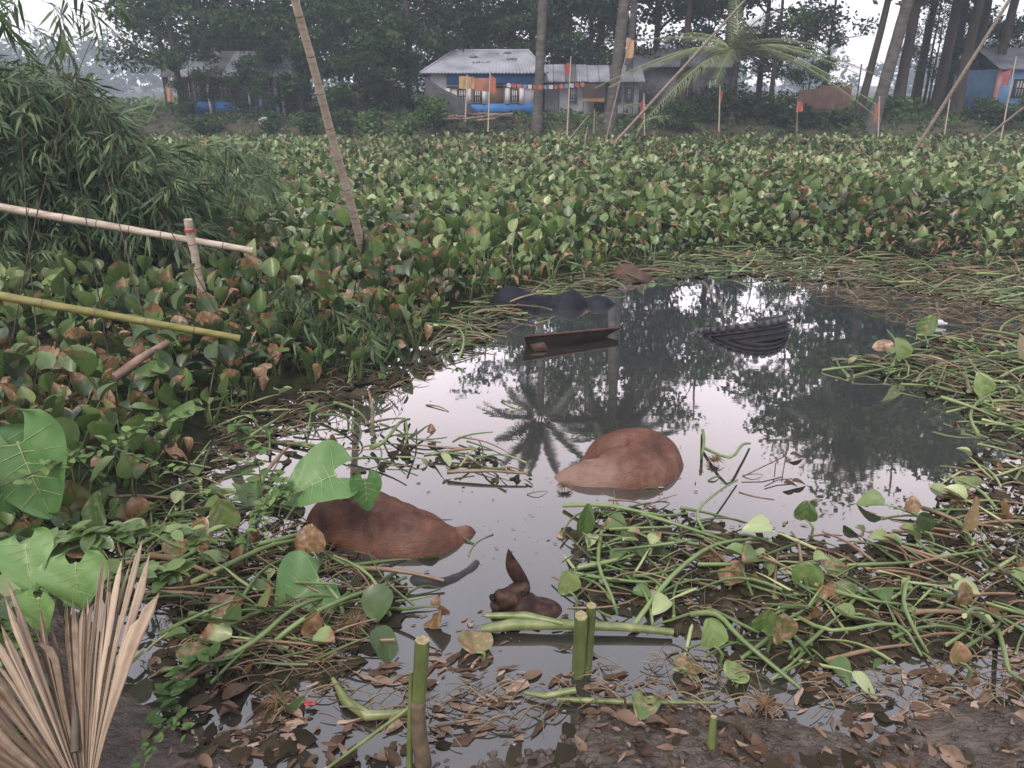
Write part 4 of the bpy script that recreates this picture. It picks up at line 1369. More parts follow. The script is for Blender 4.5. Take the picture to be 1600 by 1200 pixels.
# ---------------------------------------------------------------- cattle lying in the water
def hide_mat(name, dark, mid, pale, rough=0.5, spec=.28):
    """short wet hair: 'tint' picks brown or greyish hide, fine hair streaks"""
    m, nt, nd, lk, out = _mat(name)
    p = nd.new('ShaderNodeBsdfPrincipled')
    t = nd.new('ShaderNodeAttribute')
    t.attribute_name = 'tint'
    n = _noise(nd, lk, 6, 6, rough=.7)
    n2 = _noise(nd, lk, 110, 4, stretch=(.3, 1, 1), rough=.7)
    ad = nd.new('ShaderNodeMath')
    ad.operation = 'MULTIPLY_ADD'
    ad.inputs[1].default_value = 1.5
    lk.new(n.outputs['Fac'], ad.inputs[0])
    sb = nd.new('ShaderNodeMath')
    sb.operation = 'SUBTRACT'
    sb.inputs[1].default_value = .93
    lk.new(t.outputs['Fac'], sb.inputs[0])
    lk.new(sb.outputs[0], ad.inputs[2])
    ad2 = nd.new('ShaderNodeMath')
    ad2.operation = 'MULTIPLY_ADD'
    ad2.inputs[1].default_value = .45
    lk.new(n2.outputs['Fac'], ad2.inputs[0])
    lk.new(ad.outputs[0], ad2.inputs[2])
    r = _ramp(nd, ((.1, dark), (.5, mid), (1.0, pale)))
    lk.new(ad2.outputs[0], r.inputs['Fac'])
    lk.new(r.outputs[0], p.inputs['Base Color'])
    p.inputs['Roughness'].default_value = rough - .08
    p.inputs['Specular IOR Level'].default_value = spec
    b = nd.new('ShaderNodeBump')
    b.inputs['Strength'].default_value = .8
    b.inputs['Distance'].default_value = .006
    lk.new(n2.outputs['Fac'], b.inputs['Height'])
    lk.new(b.outputs[0], p.inputs['Normal'])
    lk.new(p.outputs[0], out.inputs['Surface'])
    return m
M['hide_brown'] = hide_mat('brown_hide', (.017, .007, .0045), (.08, .029, .0145), (.165, .103, .078))
M['hide_dark'] = hide_mat('dark_brown_hide', (.018, .008, .005), (.075, .032, .02), (.15, .085, .065))
M['hide_black'] = hide_mat('blue_black_hide', (.004, .0045, .007), (.010, .011, .017), (.028, .031, .045), .6, .1)
M['hide_grey'] = hide_mat('grey_hide', (.012, .012, .013), (.032, .031, .034), (.08, .078, .082))

def lump(lobes, x0, x1, y0, y1, step=.012, k=26.0, seed=0, creases=(), wr=.006):
    """one continuous body surface rising out of the water: soft union of rounded lobes
    lobe: (cx, cy, rx, ry, rz_top, angle, tone)"""
    xs, ys = np.arange(x0, x1, step), np.arange(y0, y1, step)
    X, Y = np.meshgrid(xs, ys)
    acc = np.zeros_like(X)
    tone = np.zeros_like(X)
    for (cx_, cy_, rx, ry, top, ang, tn) in lobes:
        c, s = math.cos(ang), math.sin(ang)
        u = ((X - cx_) * c + (Y - cy_) * s) / rx
        v = (-(X - cx_) * s + (Y - cy_) * c) / ry
        q = u * u + v * v
        depth = .22
        z = np.where(q < .95, (top + depth) * np.sqrt(np.clip(1 - q, .05, 1)) - depth, (top + depth) * (.2236 - (q - .95) * .9) - depth)
        z = np.maximum(z, -1.2)
        wgt = np.exp(k * z)
        acc += wgt
        tone += wgt * tn
    Z = np.log(acc) / k
    tone /= acc
    for (ax, ay, bx_, by_, wd, dp) in creases:
        dx_l, dy_l = bx_ - ax, by_ - ay
        t = np.clip(((X - ax) * dx_l + (Y - ay) * dy_l) / (dx_l ** 2 + dy_l ** 2), 0, 1)
        d = np.hypot(X - ax - t * dx_l, Y - ay - t * dy_l)
        Z -= dp * np.exp(-(d / wd) ** 2)
    Z += (fbm(X * 7, Y * 7, seed, 3) - .45) * wr * 4 * np.clip(Z * 12, 0, 1)
    Z = np.maximum(Z, -.26)
    V, Q = grid_mesh(xs, ys, Z)
    keep = Z.ravel()[Q].max(1) > -.25
    return V, Q[keep], np.clip(tone.ravel() + (fbm(X * 5, Y * 5, seed + 9).ravel() - .45) * .5, 0, 1)

def cow(name, label, cat, lobes, box, mat, seed, creases=(), step=.012, k=26.0):
    V, Q, t = lump(lobes, *box, step=step, seed=seed, creases=creases, k=k)
    used = np.unique(Q)
    mp = np.full(len(V), -1)
    mp[used] = np.arange(len(used))
    V, Q, t = V[used], mp[Q], t[used]
    c = V.mean(0) * [1, 1, 0]
    root = thing(name, label, cat, tuple(c))
    MB().add(V - c, Q, tint=t).build('body', mat, root)
    return root, Vector(c)

cA, oA = cow('cow', 'chestnut cow lying in the middle of the open water with her rounded rump showing', 'cow',
    [(.86, 4.46, .34, .30, .24, .15, .36), (.70, 4.50, .25, .24, .19, .3, .38), (.58, 4.25, .40, .18, .12, .05, .82), (.84, 4.28, .32, .22, .18, .35, .52), (1.02, 4.42, .15, .2, .17, 0, .4)],
    (.05, 1.35, 3.95, 5.0), M['hide_brown'], 3, creases=[(.48, 4.42, .74, 4.395, .03, .034), (.72, 4.395, 1.0, 4.32, .045, .022), (.42, 4.40, .52, 4.42, .03, .05), (.75, 4.33, .85, 4.18, .04, .014), (.62, 4.60, .80, 4.45, .05, .014), (.80, 4.62, 1.05, 4.48, .04, .010), (.35, 4.30, .60, 4.20, .03, .008)])
# the rope across the cow's flank and round her hip
rope = surf('pale_rope', ((.3, (.22, .18, .13)), (.7, (.42, .36, .28))), 60, .8)
MB().tube([tuple(WD(966, 718, 4.30)), tuple(WD(976, 732, 4.22)), tuple(WD(975, 748, 4.15)), tuple(WD(973, 762, 4.10))], .005, 5).build('rope', rope, None)
tag(bpy.data.objects['rope'], 'short pale rope lying over the flank of the middle cow', 'rope')

cB, oB = cow('cow', 'reddish brown cow half sunk beside the folded taro leaf', 'cow',
    [(-.86, 3.66, .36, .25, .24, -.12, .36), (-.62, 3.58, .36, .215, .19, -.18, .32), (-.42, 3.50, .22, .13, .10, .2, .5), (-.27, 3.585, .11, .06, .06, .35, .6), (-1.05, 3.72, .2, .18, .14, 0, .1), (-.62, 3.44, .36, .12, .09, -.05, .4)],
    (-1.45, -.05, 3.15, 4.1), M['hide_brown'], 8, creases=[(-.9, 3.62, -.45, 3.56, .035, .018), (-.75, 3.5, -.35, 3.47, .03, .012), (-1.0, 3.78, -.7, 3.72, .03, .01), (-.55, 3.66, -.4, 3.56, .03, .012), (-.95, 3.55, -.8, 3.45, .03, .012)] + [(-.98 + .085 * i, 3.80 - .02 * i, -.90 + .085 * i, 3.46, .022, .007) for i in range(6)])
tw = MB()
q0, q1, q2 = WD(580, 799, 3.62), WD(635, 812, 3.56), WD(706, 812, 3.62)
tw.tube([tuple(q0), tuple((q0 + q1) / 2 + Vector((0, 0, .01))), tuple(q1), tuple((q1 + q2) / 2), tuple(q2)], [.002, .003, .004, .004, .003], 5)
tag(tw.build('twig', M['twig']), 'thin dry twig lying across the back of the half sunk cow', 'twig')
# a dark limb of that cow breaking the surface
_t = np.linspace(0, 5, 24)
pts = [W(np.interp(q, range(6), (645, 665, 690, 715, 735, 746)), np.interp(q, range(6), (906, 912, 911, 902, 889, 880))) for q in _t]
lb = [(p.x, p.y, .045, .033 - .012 * i / 23, .02 - .01 * i / 23, .1 + .6 * i / 23, .5) for i, p in enumerate(pts)]
cow('cow_tail', 'dark grey bristly tail end curving out of the water below the half sunk cow', 'cow tail', lb, (-.75, 0, 2.95, 3.5), M['hide_grey'], 5, step=.008, k=40)

# black cow at the mat edge, only her spine above water
_px = np.linspace(768, 958, 34)
_h = np.interp(_px, (768, 783, 800, 820, 845, 865, 880, 895, 905, 912, 918, 930, 945, 958), (.06, .21, .25, .19, .11, .09, .14, .19, .13, .03, .04, .11, .09, .0))
pb = [(W(q, 481 - (q - 768) * .03), .13, .10 + .45 * max(0, hh), hh) for q, hh in zip(_px, _h)]
cE, oE = cow('cow', 'black cow low in the water at the hyacinth edge, only her spine showing', 'cow', [(p.x, p.y, rx, ry, tp, -.12, .45) for p, rx, ry, tp in pb], (-.75, 1.5, 7.6, 8.8), M['hide_black'], 12, step=.015, k=60)
pf = W(985, 436)
cow('cow', 'dark brown cow back just breaking the surface beneath the mat edge', 'cow', [(pf.x - .06, pf.y + .12, .25, .16, .17, -.25, .2), (pf.x + .06, pf.y + .06, .26, .15, .11, -.35, .25), (pf.x + .2, pf.y, .16, .1, .05, -.3, .2)], (pf.x - .6, pf.x + .6, pf.y - .5, pf.y + .6), M['hide_dark'], 14, step=.018, k=18)

# the calf's head: muzzle to the left, cheek and brow rounded, one ear standing up
def soft_blobs(name, blobs, mat, parent, voxel=.008):
    mb = MB()
    u, v = np.linspace(0, np.pi, 11), np.linspace(0, 2 * np.pi, 17)[:-1]
    for (c, r, rot) in blobs:
        V = np.array([[math.sin(a) * math.cos(b), math.sin(a) * math.sin(b), math.cos(a)] for a in u for b in v]) * np.array(r)
        V = V @ np.array(Matrix.Rotation(rot[0], 3, 'Z') @ Matrix.Rotation(rot[1], 3, 'Y')).T + np.array(c)
        mb.add(V, [(i * 16 + j, (i + 1) * 16 + j, (i + 1) * 16 + (j + 1) % 16, i * 16 + (j + 1) % 16) for i in range(10) for j in range(16)])
    o = mb.build(name, mat, parent)
    rm = o.modifiers.new('remesh', 'REMESH')
    rm.mode = 'VOXEL'
    rm.voxel_size = voxel
    rm.use_smooth_shade = True
    sm = o.modifiers.new('smooth', 'SMOOTH')
    sm.factor = .6
    sm.iterations = 6
    return o
M['calf_hide'] = surf('calf_hide', ((.3, (.008, .004, .003)), (.5, (.026, .012, .008)), (.75, (.075, .036, .026))), 26, .6, .7, 190, spec=.22, bdist=.004, detail=8)
M['wet_black'] = surf('wet_black', ((.3, (.004, .004, .004)), (.7, (.01, .009, .009))), 30, .5, spec=.1)
h0 = W(820, 958)
hd = thing('calf', 'dark brown calf with head and upright ear above the water by the cut stalk', 'calf', tuple(h0))
def hp(px, py, y): 
    return tuple(WD(px, py, h0.y + y) - h0)
soft_blobs('body', [
    (hp(842, 956, .03), (.13, .10, .052), (-.1, .06)),
    (hp(815, 946, .04), (.095, .085, .066), (0, 0)),
    (hp(858, 957, .02), (.075, .08, .04), (-.2, .2)),
    (hp(796, 936, .03), (.07, .06, .056), (0, 0)),
    (hp(782, 932, .02), (.038, .04, .036), (0, 0)),
    (hp(776, 945, .02), (.035, .045, .03), (0, 0)),
    (hp(806, 925, .06), (.05, .045, .05), (0, 0)),
    (hp(814, 920, .06), (.05, .04, .035), (0, -.2)),
    (hp(830, 990, .06), (.14, .12, .06), (0, 0)),
], M['calf_hide'], hd)
ear = MB()
b0, b1 = Vector(hp(817, 921, .06)), Vector(hp(795, 860, .10))
d = (b1 - b0)
L = d.length
V = []
for i in range(9):
    t = i / 8
    w_ = .042 * (1 - t ** 1.9) * (.8 + .35 * math.sin(t * 2.6)) + .002
    for j in range(5):
        s = -1 + j / 2
        V.append(b0 + d * t + Vector((s * w_ - .012 * math.sin(t * 3), .03 * s * s * (1 - t) + .006, 0)))
V = np.array(V)
Q = [(i * 5 + j, i * 5 + j + 1, i * 5 + j + 6, i * 5 + j + 5) for i in range(8) for j in range(4)]
ear.add(V, Q, tint=.35)
ear.add(V + np.array([0, .007, 0]), [q[::-1] for q in Q], tint=.2)
ear.build('ear', M['calf_hide'], hd)
nz = hp(771, 936, -.012)
MB().tube([(nz[0] - .005, nz[1] + .02, nz[2]), (nz[0] - .004, nz[1], nz[2]), (nz[0] - .003, nz[1] - .012, nz[2] - .002)], [.016, .014, .004], 10).build('nostril', M['wet_black'], hd)
ey = hp(818, 930, -.035)
MB().tube([(ey[0], ey[1] + .02, ey[2]), (ey[0], ey[1], ey[2]), (ey[0], ey[1] - .008, ey[2])], [.011, .010, .003], 10).build('eye', M['wet_black'], hd)

# ---------------------------------------------------------------- tyre and the broken panel
tc_ = W(1175, 531)
tyre = thing('tyre', 'black lorry tyre with chunky tread tilted half under the water', 'tyre', mat=Matrix.Translation((tc_.x, tc_.y + .42, -.09)) @ Matrix.Rotation(math.radians(-17), 4, 'X') @ Matrix.Rotation(math.radians(-8), 4, 'Y'))
Rt, wt = .50, .27
prof = [(.30, -.10), (.33, -.13), (.42, -.14), (.475, -.125), (.49, -.105), (.495, -.05), (.495, .05), (.49, .105), (.475, .125), (.42, .14), (.33, .13), (.30, .10), (.285, 0)]
ns = 56
V = [(r_ * math.cos(2 * math.pi * i / ns), r_ * math.sin(2 * math.pi * i / ns), z_) for i in range(ns) for r_, z_ in prof]
m_ = len(prof)
Q = [(i * m_ + j, ((i + 1) % ns) * m_ + j, ((i + 1) % ns) * m_ + (j + 1) % m_, i * m_ + (j + 1) % m_) for i in range(ns) for j in range(m_)]
MB().add(V, Q).build('casing', M['rubber'], tyre)
for row, (z0, z1, ph, mt) in enumerate(((.085, .141, 0, 'tread_pale'), (-.139, -.085, .5, 'rubber'))):
    nb = 34 if row < 2 else 90
    tm_ = MB()
    for k in range(nb):
        a0, a1 = (k + ph) * 2 * math.pi / nb, (k + ph + (.55 if row < 2 else .999)) * 2 * math.pi / nb
        P = []
        for rr in (.47, .503 if row > 1 else .515):
            for z_ in (z0, z1):
                for a in (a0, a1):
                    rz_ = rr - (.012 if abs(z_) > .12 and rr > .5 else 0)
                    P.append((rz_ * math.cos(a), rz_ * math.sin(a), z_))
        tm_.add(P, [(0, 1, 3, 2), (4, 6, 7, 5), (0, 4, 5, 1), (2, 3, 7, 6), (0, 2, 6, 4), (1, 5, 7, 3)])
    tm_.build('tread_row', M[mt], tyre, smooth=False)

for z_ in (-.055, 0.0, .055):
    MB().tube([(.497 * math.cos(a), .497 * math.sin(a), z_) for a in np.linspace(0, 2 * math.pi, 65)], .013, 6, cap=False).build('tread_rib', M['rubber'], tyre)
pa = W(828, 546)
pn = thing('body_panel', 'dark wedge of a lorry panel with a rusty top edge in the water', 'panel', (pa.x, pa.y, 0))
tl, tr_, br2, mid2 = WD(818, 528, 6.78), WD(968, 514, 7.15), W(905, 541), W(835, 550)
def rp(v, dz=0, dy=0): 
    return (v.x - pa.x, v.y - pa.y + dy, v.z + dz)
pm = MB()
A = [rp(tl), rp(tr_), rp(br2, -.05), rp(mid2, -.08)]
Bk = [rp(tl, -.02, .10), rp(tr_, -.02, .08), rp(br2, -.10, .16), rp(mid2, -.2, .2)]
pm.add(A + Bk, [(0, 3, 2, 1), (4, 5, 6, 7), (0, 1, 5, 4), (1, 2, 6, 5), (2, 3, 7, 6), (3, 0, 4, 7)])
pm.build('side', M['darkpaint'], pn, smooth=False)
ed = MB()
ed.tube([rp(tl, .012), rp((tl + tr_) / 2, .012), rp(tr_, .012)], .013, 6)
ed.build('edge_rail', M['rust'], pn)
pl = MB()
c_ = [rp(WD(828, 538, 6.75)), rp(WD(850, 534, 6.80)), rp(WD(857, 546, 6.72)), rp(WD(836, 549, 6.69))]
pl.add([(a[0], a[1] - .012, a[2]) for a in c_] + [(a[0], a[1] - .002, a[2]) for a in c_], [(0, 3, 2, 1), (0, 1, 5, 4), (1, 2, 6, 5), (2, 3, 7, 6), (3, 0, 4, 7)])
pl.build('rusty_plate', M['rust'], pn, smooth=False)

# ---------------------------------------------------------------- bamboo poles, flags, lines
def bamboo(name, label, cat, a, b, r0, r1, mat, node=.32, bend=0.0, group=None, buds=0, nodemat='node_dark'):
    a, b = Vector(a), Vector(b)
    L = (b - a).length
    t = thing(name, label, cat, tuple(a), group)
    d = b - a
    n = max(2, int(L / node))
    side = d.cross(Vector((0, 0, 1)))
    side = side.normalized() if side.length > 1e-4 else Vector((1, 0, 0))
    up = side.cross(d).normalized()
    pts, rad = [], []
    per = 5
    for i in range(n * per + 1):
        q = i / (n * per)
        pts.append(tuple(d * q + up * bend * L * math.sin(q * math.pi) + side * .004 * math.sin(q * 17)))
        rr = r0 + (r1 - r0) * q
        rad.append(rr * (1.05 if i % per == 0 else 1 - .02 * (i % per in (2, 3))))
    MB().tube(pts, rad, 10).build('culm', M[mat], t)
    for i in range(1, n):
        p = Vector(pts[i * per])
        dd = (Vector(pts[i * per + 1]) - p).normalized()
        rr = rad[i * per]
        MB().tube([tuple(p - dd * .006), tuple(p), tuple(p + dd * .006)], [rr * .99, rr * 1.03, rr * .99], 10, cap=False).build('node', M[nodemat], t)
        if buds and i % buds == 0:
            s = up if i % 2 else side
            MB().tube([tuple(p + s * rr * .6), tuple(p + s * rr * 1.5 + dd * .02)], [rr * .35, rr * .18], 6).build('bud', M[nodemat], t)
    return t

bot = WD(565, 383, 9.6)
top = WD(461, 0, 8.2)
dv = bot - top
bamboo('bamboo_pole', 'tall pale bamboo pole leaning left out of the hyacinth mat', 'bamboo pole', bot + dv * .25, top - dv * .35, .060, .036, 'bamboo_dry', .4, buds=3)
bamboo('bamboo_rail', 'pale dry bamboo rail crossing the upright stake with the red tie', 'bamboo pole', WD(395, 392, 8.0), WD(-120, 303, 7.4), .036, .043, 'bamboo_dry', .3, buds=2)
bamboo('bamboo_rail', 'yellow green bamboo rail low among the hyacinth leaves', 'bamboo pole', WD(375, 529, 5.45), WD(-110, 443, 4.9), .026, .033, 'bamboo_green', .33, buds=1)
st = bamboo('bamboo_stake', 'short bamboo stake with a red tie around its top', 'stake', WD(322, 490, 7.6), WD(293, 343, 7.5), .042, .040, 'bamboo_dry', .24)
rt = WD(296, 361, 7.5) - WD(322, 490, 7.6)
M['red_tie'] = surf('red_tape', ((.3, (.30, .02, .03)), (.7, (.48, .04, .05))), 20, .6)
rt_ = MB()
for j in range(3):
    ring = [(rt.x + .047 * math.cos(a), rt.y + .047 * math.sin(a), rt.z + .008 * j) for a in np.linspace(0, 6.283, 15)]
    rt_.tube(ring, .005, 5)
rt_.tube([(rt.x + .04, rt.y - .01, rt.z), (rt.x + .09, rt.y - .02, rt.z + .02)], .004, 5)
rt_.build('red_tie', M['red_tie'], st)
a, b = WD(178, 590, 5.0), WD(262, 535, 5.4)
tag(MB().tube([tuple(a), tuple((a + b) / 2 + Vector((0, 0, .012))), tuple(b)], [.034, .031, .024], 9).build('dead_branch', M['wood']), 'short pinkish dead branch lying among hyacinth leaves below the green rail', 'branch')

FLAG = {}
def flag_mat(nm, c):
    if nm not in FLAG:
        c = tuple(.55 * v + .06 * sum(c) for v in c)  # pulled toward grey: haze painted into the cloth colour
        FLAG[nm] = surf('flag_' + nm, ((.3, tuple(v * .75 for v in c)), (.7, c)), 4, .85)
    return FLAG[nm]
def cloth(w, h, nx=8, ny=6, amp=.05, seed=0, taper=0.0):
    V = []
    for j in range(ny + 1):
        for i in range(nx + 1):
            u, v = i / nx, j / ny
            V.append((u * w, amp * math.sin(u * 7 + v * 3 + seed) * u, -(v - .5) * h * (1 - taper * u) - .5 * h - .12 * h * u * v))
    Q = [(j * (nx + 1) + i, j * (nx + 1) + i + 1, (j + 1) * (nx + 1) + i + 1, (j + 1) * (nx + 1) + i) for j in range(ny) for i in range(nx)]
    return np.array(V), np.array(Q)
def flagpole(px0, py0, px1, py1, y, label, fp=None, colour='red', c=(.42, .035, .03), fw=.28, fh=.6, sd=-1, r=.035, mat='bamboo_dry'):
    a, b = WD(px0, py0, y), WD(px1, py1, y)
    a2 = a + (a - b) * .18
    t = bamboo('flag_pole' if fp else 'bamboo_pole', label, 'flag pole' if fp else 'bamboo pole', a2, b, r, r * .7, mat, .4)
    if fp:
        p = WD(fp[0], fp[1], y) - a2
        V, Q = cloth(fw, fh, seed=px0, taper=.35)
        V[:, 0] *= sd
        m = MB().add(V + np.array(p), Q)
        m.build('flag', flag_mat(colour, c), t)
    return t
ORA = (.52, .16, .06)
flagpole(763, 192, 766, 112, 33.6, 'thin pole with an orange flag before the house door', (767, 118), 'orange', (.55, .10, .04), .2, .7, 1)
flagpole(886, 212, 892, 88, 33.0, 'tall bamboo pole with a small red flag before the shed', (890, 97), 'red', (.42, .05, .04), .2, .5, -1)
flagpole(1007, 214, 1006, 146, 32.2, 'straight pole with a limp red flag beside the long slanting pole', (1006, 155), 'red', (.42, .05, .04), .14, .75, -1)
flagpole(1123, 211, 1125, 133, 32.5, 'upright pole with a small red flag below the young palm', (1125, 140), 'red', (.42, .05, .04), .14, .5, 1)
flagpole(1245, 212, 1246, 152, 32.5, 'thin grey pole with an orange pennant before the lean-to', (1246, 158), 'orange', ORA, .26, .42, 1, mat='bamboo_grey', r=.022)
flagpole(1372, 212, 1374, 150, 32.5, 'pole with an orange red flag at the foot of the leaning palm', (1374, 162), 'orange', ORA, .14, .7, -1)
flagpole(1476, 207, 1484, 155, 33.0, 'bare pinkish pole on the bank before the tall grove')
flagpole(1565, 210, 1588, 88, 32.6, 'tall slightly leaning pole with a pinkish red flag before the blue house', (1581, 108), 'pink', (.40, .07, .08), .3, .62, -1)
flagpole(945, 226, 985, 58, 31.0, 'thin leaning pole with a pale orange pennant before the thick palm', (979, 58), 'pale orange', (.58, .30, .14), .3, .75, 1, r=.03, mat='bamboo_grey')
flagpole(238, 178, 272, 112, 22.0, 'slanting twig with a faded orange pennant above the bamboo thicket', (258, 134), 'faded orange', (.45, .22, .13), .16, .42, 1, r=.012, mat='bamboo_grey')
p0, p1 = WD(958, 226, 29.0), WD(1168, -4, 27.0)
bamboo('bamboo_pole', 'long pale slanting bamboo pole rising past the young palm fronds', 'bamboo pole', p0 + (p0 - p1) * .1, p1 + (p1 - p0) * .25, .062, .035, 'bamboo_grey', .45)
p0, p1 = WD(1425, 242, 25.0), WD(1580, -4, 23.5)
bamboo('bamboo_pole', 'long slanting bamboo pole before the tall grove', 'bamboo pole', p0 + (p0 - p1) * .1, p1 + (p1 - p0) * .25, .062, .045, 'bamboo_grey', .45)
p0, p1 = WD(1532, 222, 28.0), WD(1602, 166, 27.0)
bamboo('bamboo_pole', 'short slanting pole below the blue house at the frame edge', 'bamboo pole', p0 + (p0 - p1) * .15, p1 + (p1 - p0) * .5, .045, .035, 'bamboo_grey', .45)
for k, (a0, b0, a1, b1, y, lb) in enumerate(((886, 222, 919, 181, 30, 'grey stick leaning right near the tall red flagged pole'), (912, 236, 918, 198, 26, 'short forked stick standing in the mat before the shed'), (992, 218, 1006, 188, 31.8, 'pale prop leaning on the limp red flagged pole'), (928, 200, 929, 170, 33, 'thin upright stick at the foot of the shed'))):
    p0, p1 = WD(a0, b0, y), WD(a1, b1, y)
    bamboo('stick', lb, 'stick', p0 + (p0 - p1) * .3, p1, .028, .02, 'bamboo_grey', .5)

# washing and bunting before the houses
y = 34.2
t = thing('washing_line', 'orange and yellow cloths hanging on a line before the hipped house', 'washing line', tuple(WD(727, 188, y)))
o_ = WD(727, 188, y)
MB().tube([tuple(WD(727, 190, y) - o_), tuple(WD(730, 117, y) - o_)], .035, 7).build('pole', M['bamboo_dry'], t)
MB().tube([tuple(WD(716, 119, y) - o_), tuple(WD(745, 122, y) - o_), tuple(WD(770, 125, y) - o_)], .008, 4).build('line', M['twig'], t)
for a, b, w_, h_, nm, c in ((717, 119, .42, .48, 'yellow', (.55, .32, .08)), (730, 120, .3, .45, 'amber', (.48, .26, .09)), (741, 122, .82, .5, 'rust', (.42, .14, .07))):
    V, Q = cloth(w_, h_, seed=a, amp=.04)
    MB().add(V + np.array(WD(a, b, y - .02) - o_), Q).build('cloth', flag_mat(nm, c), t)
y = 33.9
o_ = WD(800, 190, y)
t = thing('bunting', 'string of small white, red and orange paper flags between the palms', 'bunting', tuple(o_))
MB().tube([tuple(WD(790, 128, y) - o_), tuple(WD(850, 134, y) - o_), tuple(WD(915, 133, y) - o_)], .006, 4).build('line', M['twig'], t)
for k in range(15):
    a = 792 + k * 8.2
    nm, c = (('white', (.5, .5, .5)), ('red', (.42, .05, .04)), ('orange', ORA), ('blue', (.12, .2, .4)))[k % 4]
    V, Q = cloth(.17, .15, 3, 3, seed=k, amp=.02)
    MB().add(V + np.array(WD(a, 130 + 3 * math.sin(k * .25), y - .01) - o_), Q).build('paper_flag', flag_mat(nm, c), t)
# brown cloth with a yellow printed border on the shed
m, nt, nd, lk, out_ = _mat('printed_cloth')
pr = nd.new('ShaderNodeBsdfPrincipled')
tcn = nd.new('ShaderNodeTexCoord')
sp_ = nd.new('ShaderNodeSeparateXYZ')
lk.new(tcn.outputs['Generated'], sp_.inputs[0])
rr_ = _ramp(nd, ((0.0, (.045, .03, .027)), (.1, (.22, .12, .05)), (.26, (.045, .03, .027)), (1.0, (.06, .042, .036))))
rr_.color_ramp.interpolation = 'CONSTANT'
ck = nd.new('ShaderNodeTexWave')
ck.inputs['Scale'].default_value = 6
ck.inputs['Distortion'].default_value = 6
lk.new(tcn.outputs['Generated'], ck.inputs['Vector'])
ml = nd.new('ShaderNodeMath')
ml.operation = 'MULTIPLY_ADD'
ml.inputs[1].default_value = .06
lk.new(ck.outputs['Fac'], ml.inputs[0])
lk.new(sp_.outputs['Z'], ml.inputs[2])
lk.new(ml.outputs[0], rr_.inputs['Fac'])
lk.new(rr_.outputs[0], pr.inputs['Base Color'])
pr.inputs['Roughness'].default_value = .9
lk.new(pr.outputs[0], out_.inputs['Surface'])
V, Q = cloth(1.0, .72, amp=.03)
tag(MB().add(V + np.array(WD(911, 131, 36.2)), Q).build('printed_cloth', m), 'dark brown cloth with a yellow printed border hanging on the shed', 'cloth')
# fishing net drying at the corner of the house
net = MB()
c4 = [WD(664, 121, 35.3), WD(700, 150, 35.1), WD(745, 176, 34.9), WD(716, 177, 34.9), WD(690, 160, 35.1), WD(668, 178, 35.3)]
nx_, ny_ = 10, 5
tpc = [WD(664, 120, 35.4), WD(690, 138, 35.2), WD(716, 150, 35.0), WD(748, 176, 34.8)]
bpc = [WD(664, 178, 35.4), WD(690, 178, 35.2), WD(716, 178, 35.0), WD(752, 180, 34.8)]
V = []
for j in range(ny_ + 1):
    for i in range(nx_ + 1):
        f = i / nx_ * 2.999
        k = int(f)
        a = tpc[k].lerp(tpc[k + 1], f - k)
        b = bpc[k].lerp(bpc[k + 1], f - k)
        p = a.lerp(b, j / ny_)
        V.append((p.x, p.y + .05 * math.sin(i * 2.3 + j), p.z))
net.add(V, [(j * (nx_ + 1) + i, j * (nx_ + 1) + i + 1, (j + 1) * (nx_ + 1) + i + 1, (j + 1) * (nx_ + 1) + i) for j in range(ny_) for i in range(nx_)])
tag(net.build('fishing_net', surf('dark_net', ((.3, (.035, .035, .045)), (.7, (.08, .08, .095))), 9, .9)), 'dark grey net draped from the eaves at the corner of the hipped house', 'net')
# firewood heap
for k in range(26):
    p = WD(rnd.uniform(698, 792), rnd.uniform(178, 187), 34.3 + rnd.uniform(-.3, .4))
    a = rnd.gauss(0, .35)
    L = rnd.uniform(.3, .8)
    q = Vector((math.cos(a) * L, math.sin(a) * L * .5, rnd.uniform(-.08, .1)))
    g0 = gz(p.x, p.y)
    p.z = max(p.z, g0 + .05)
    tag(MB().tube([tuple(p - q / 2), tuple(p + q / 2)], [.05, .04], 7).build('firewood_log', M['wood'] if k % 3 else M['twig']), 'split log in the firewood heap before the hipped house', 'log', 'firewood heap')
# pale sack on the bank
pk_ = WD(411, 190, 34.6)
tag(soft_blobs('sack', [((pk_.x, pk_.y, pk_.z), (.22, .18, .2), (0, 0)), ((pk_.x + .12, pk_.y, pk_.z + .08), (.12, .1, .12), (.2, .3))], M['white_wall'], None, .03), 'small white sack on the bank below the shaded house', 'sack')
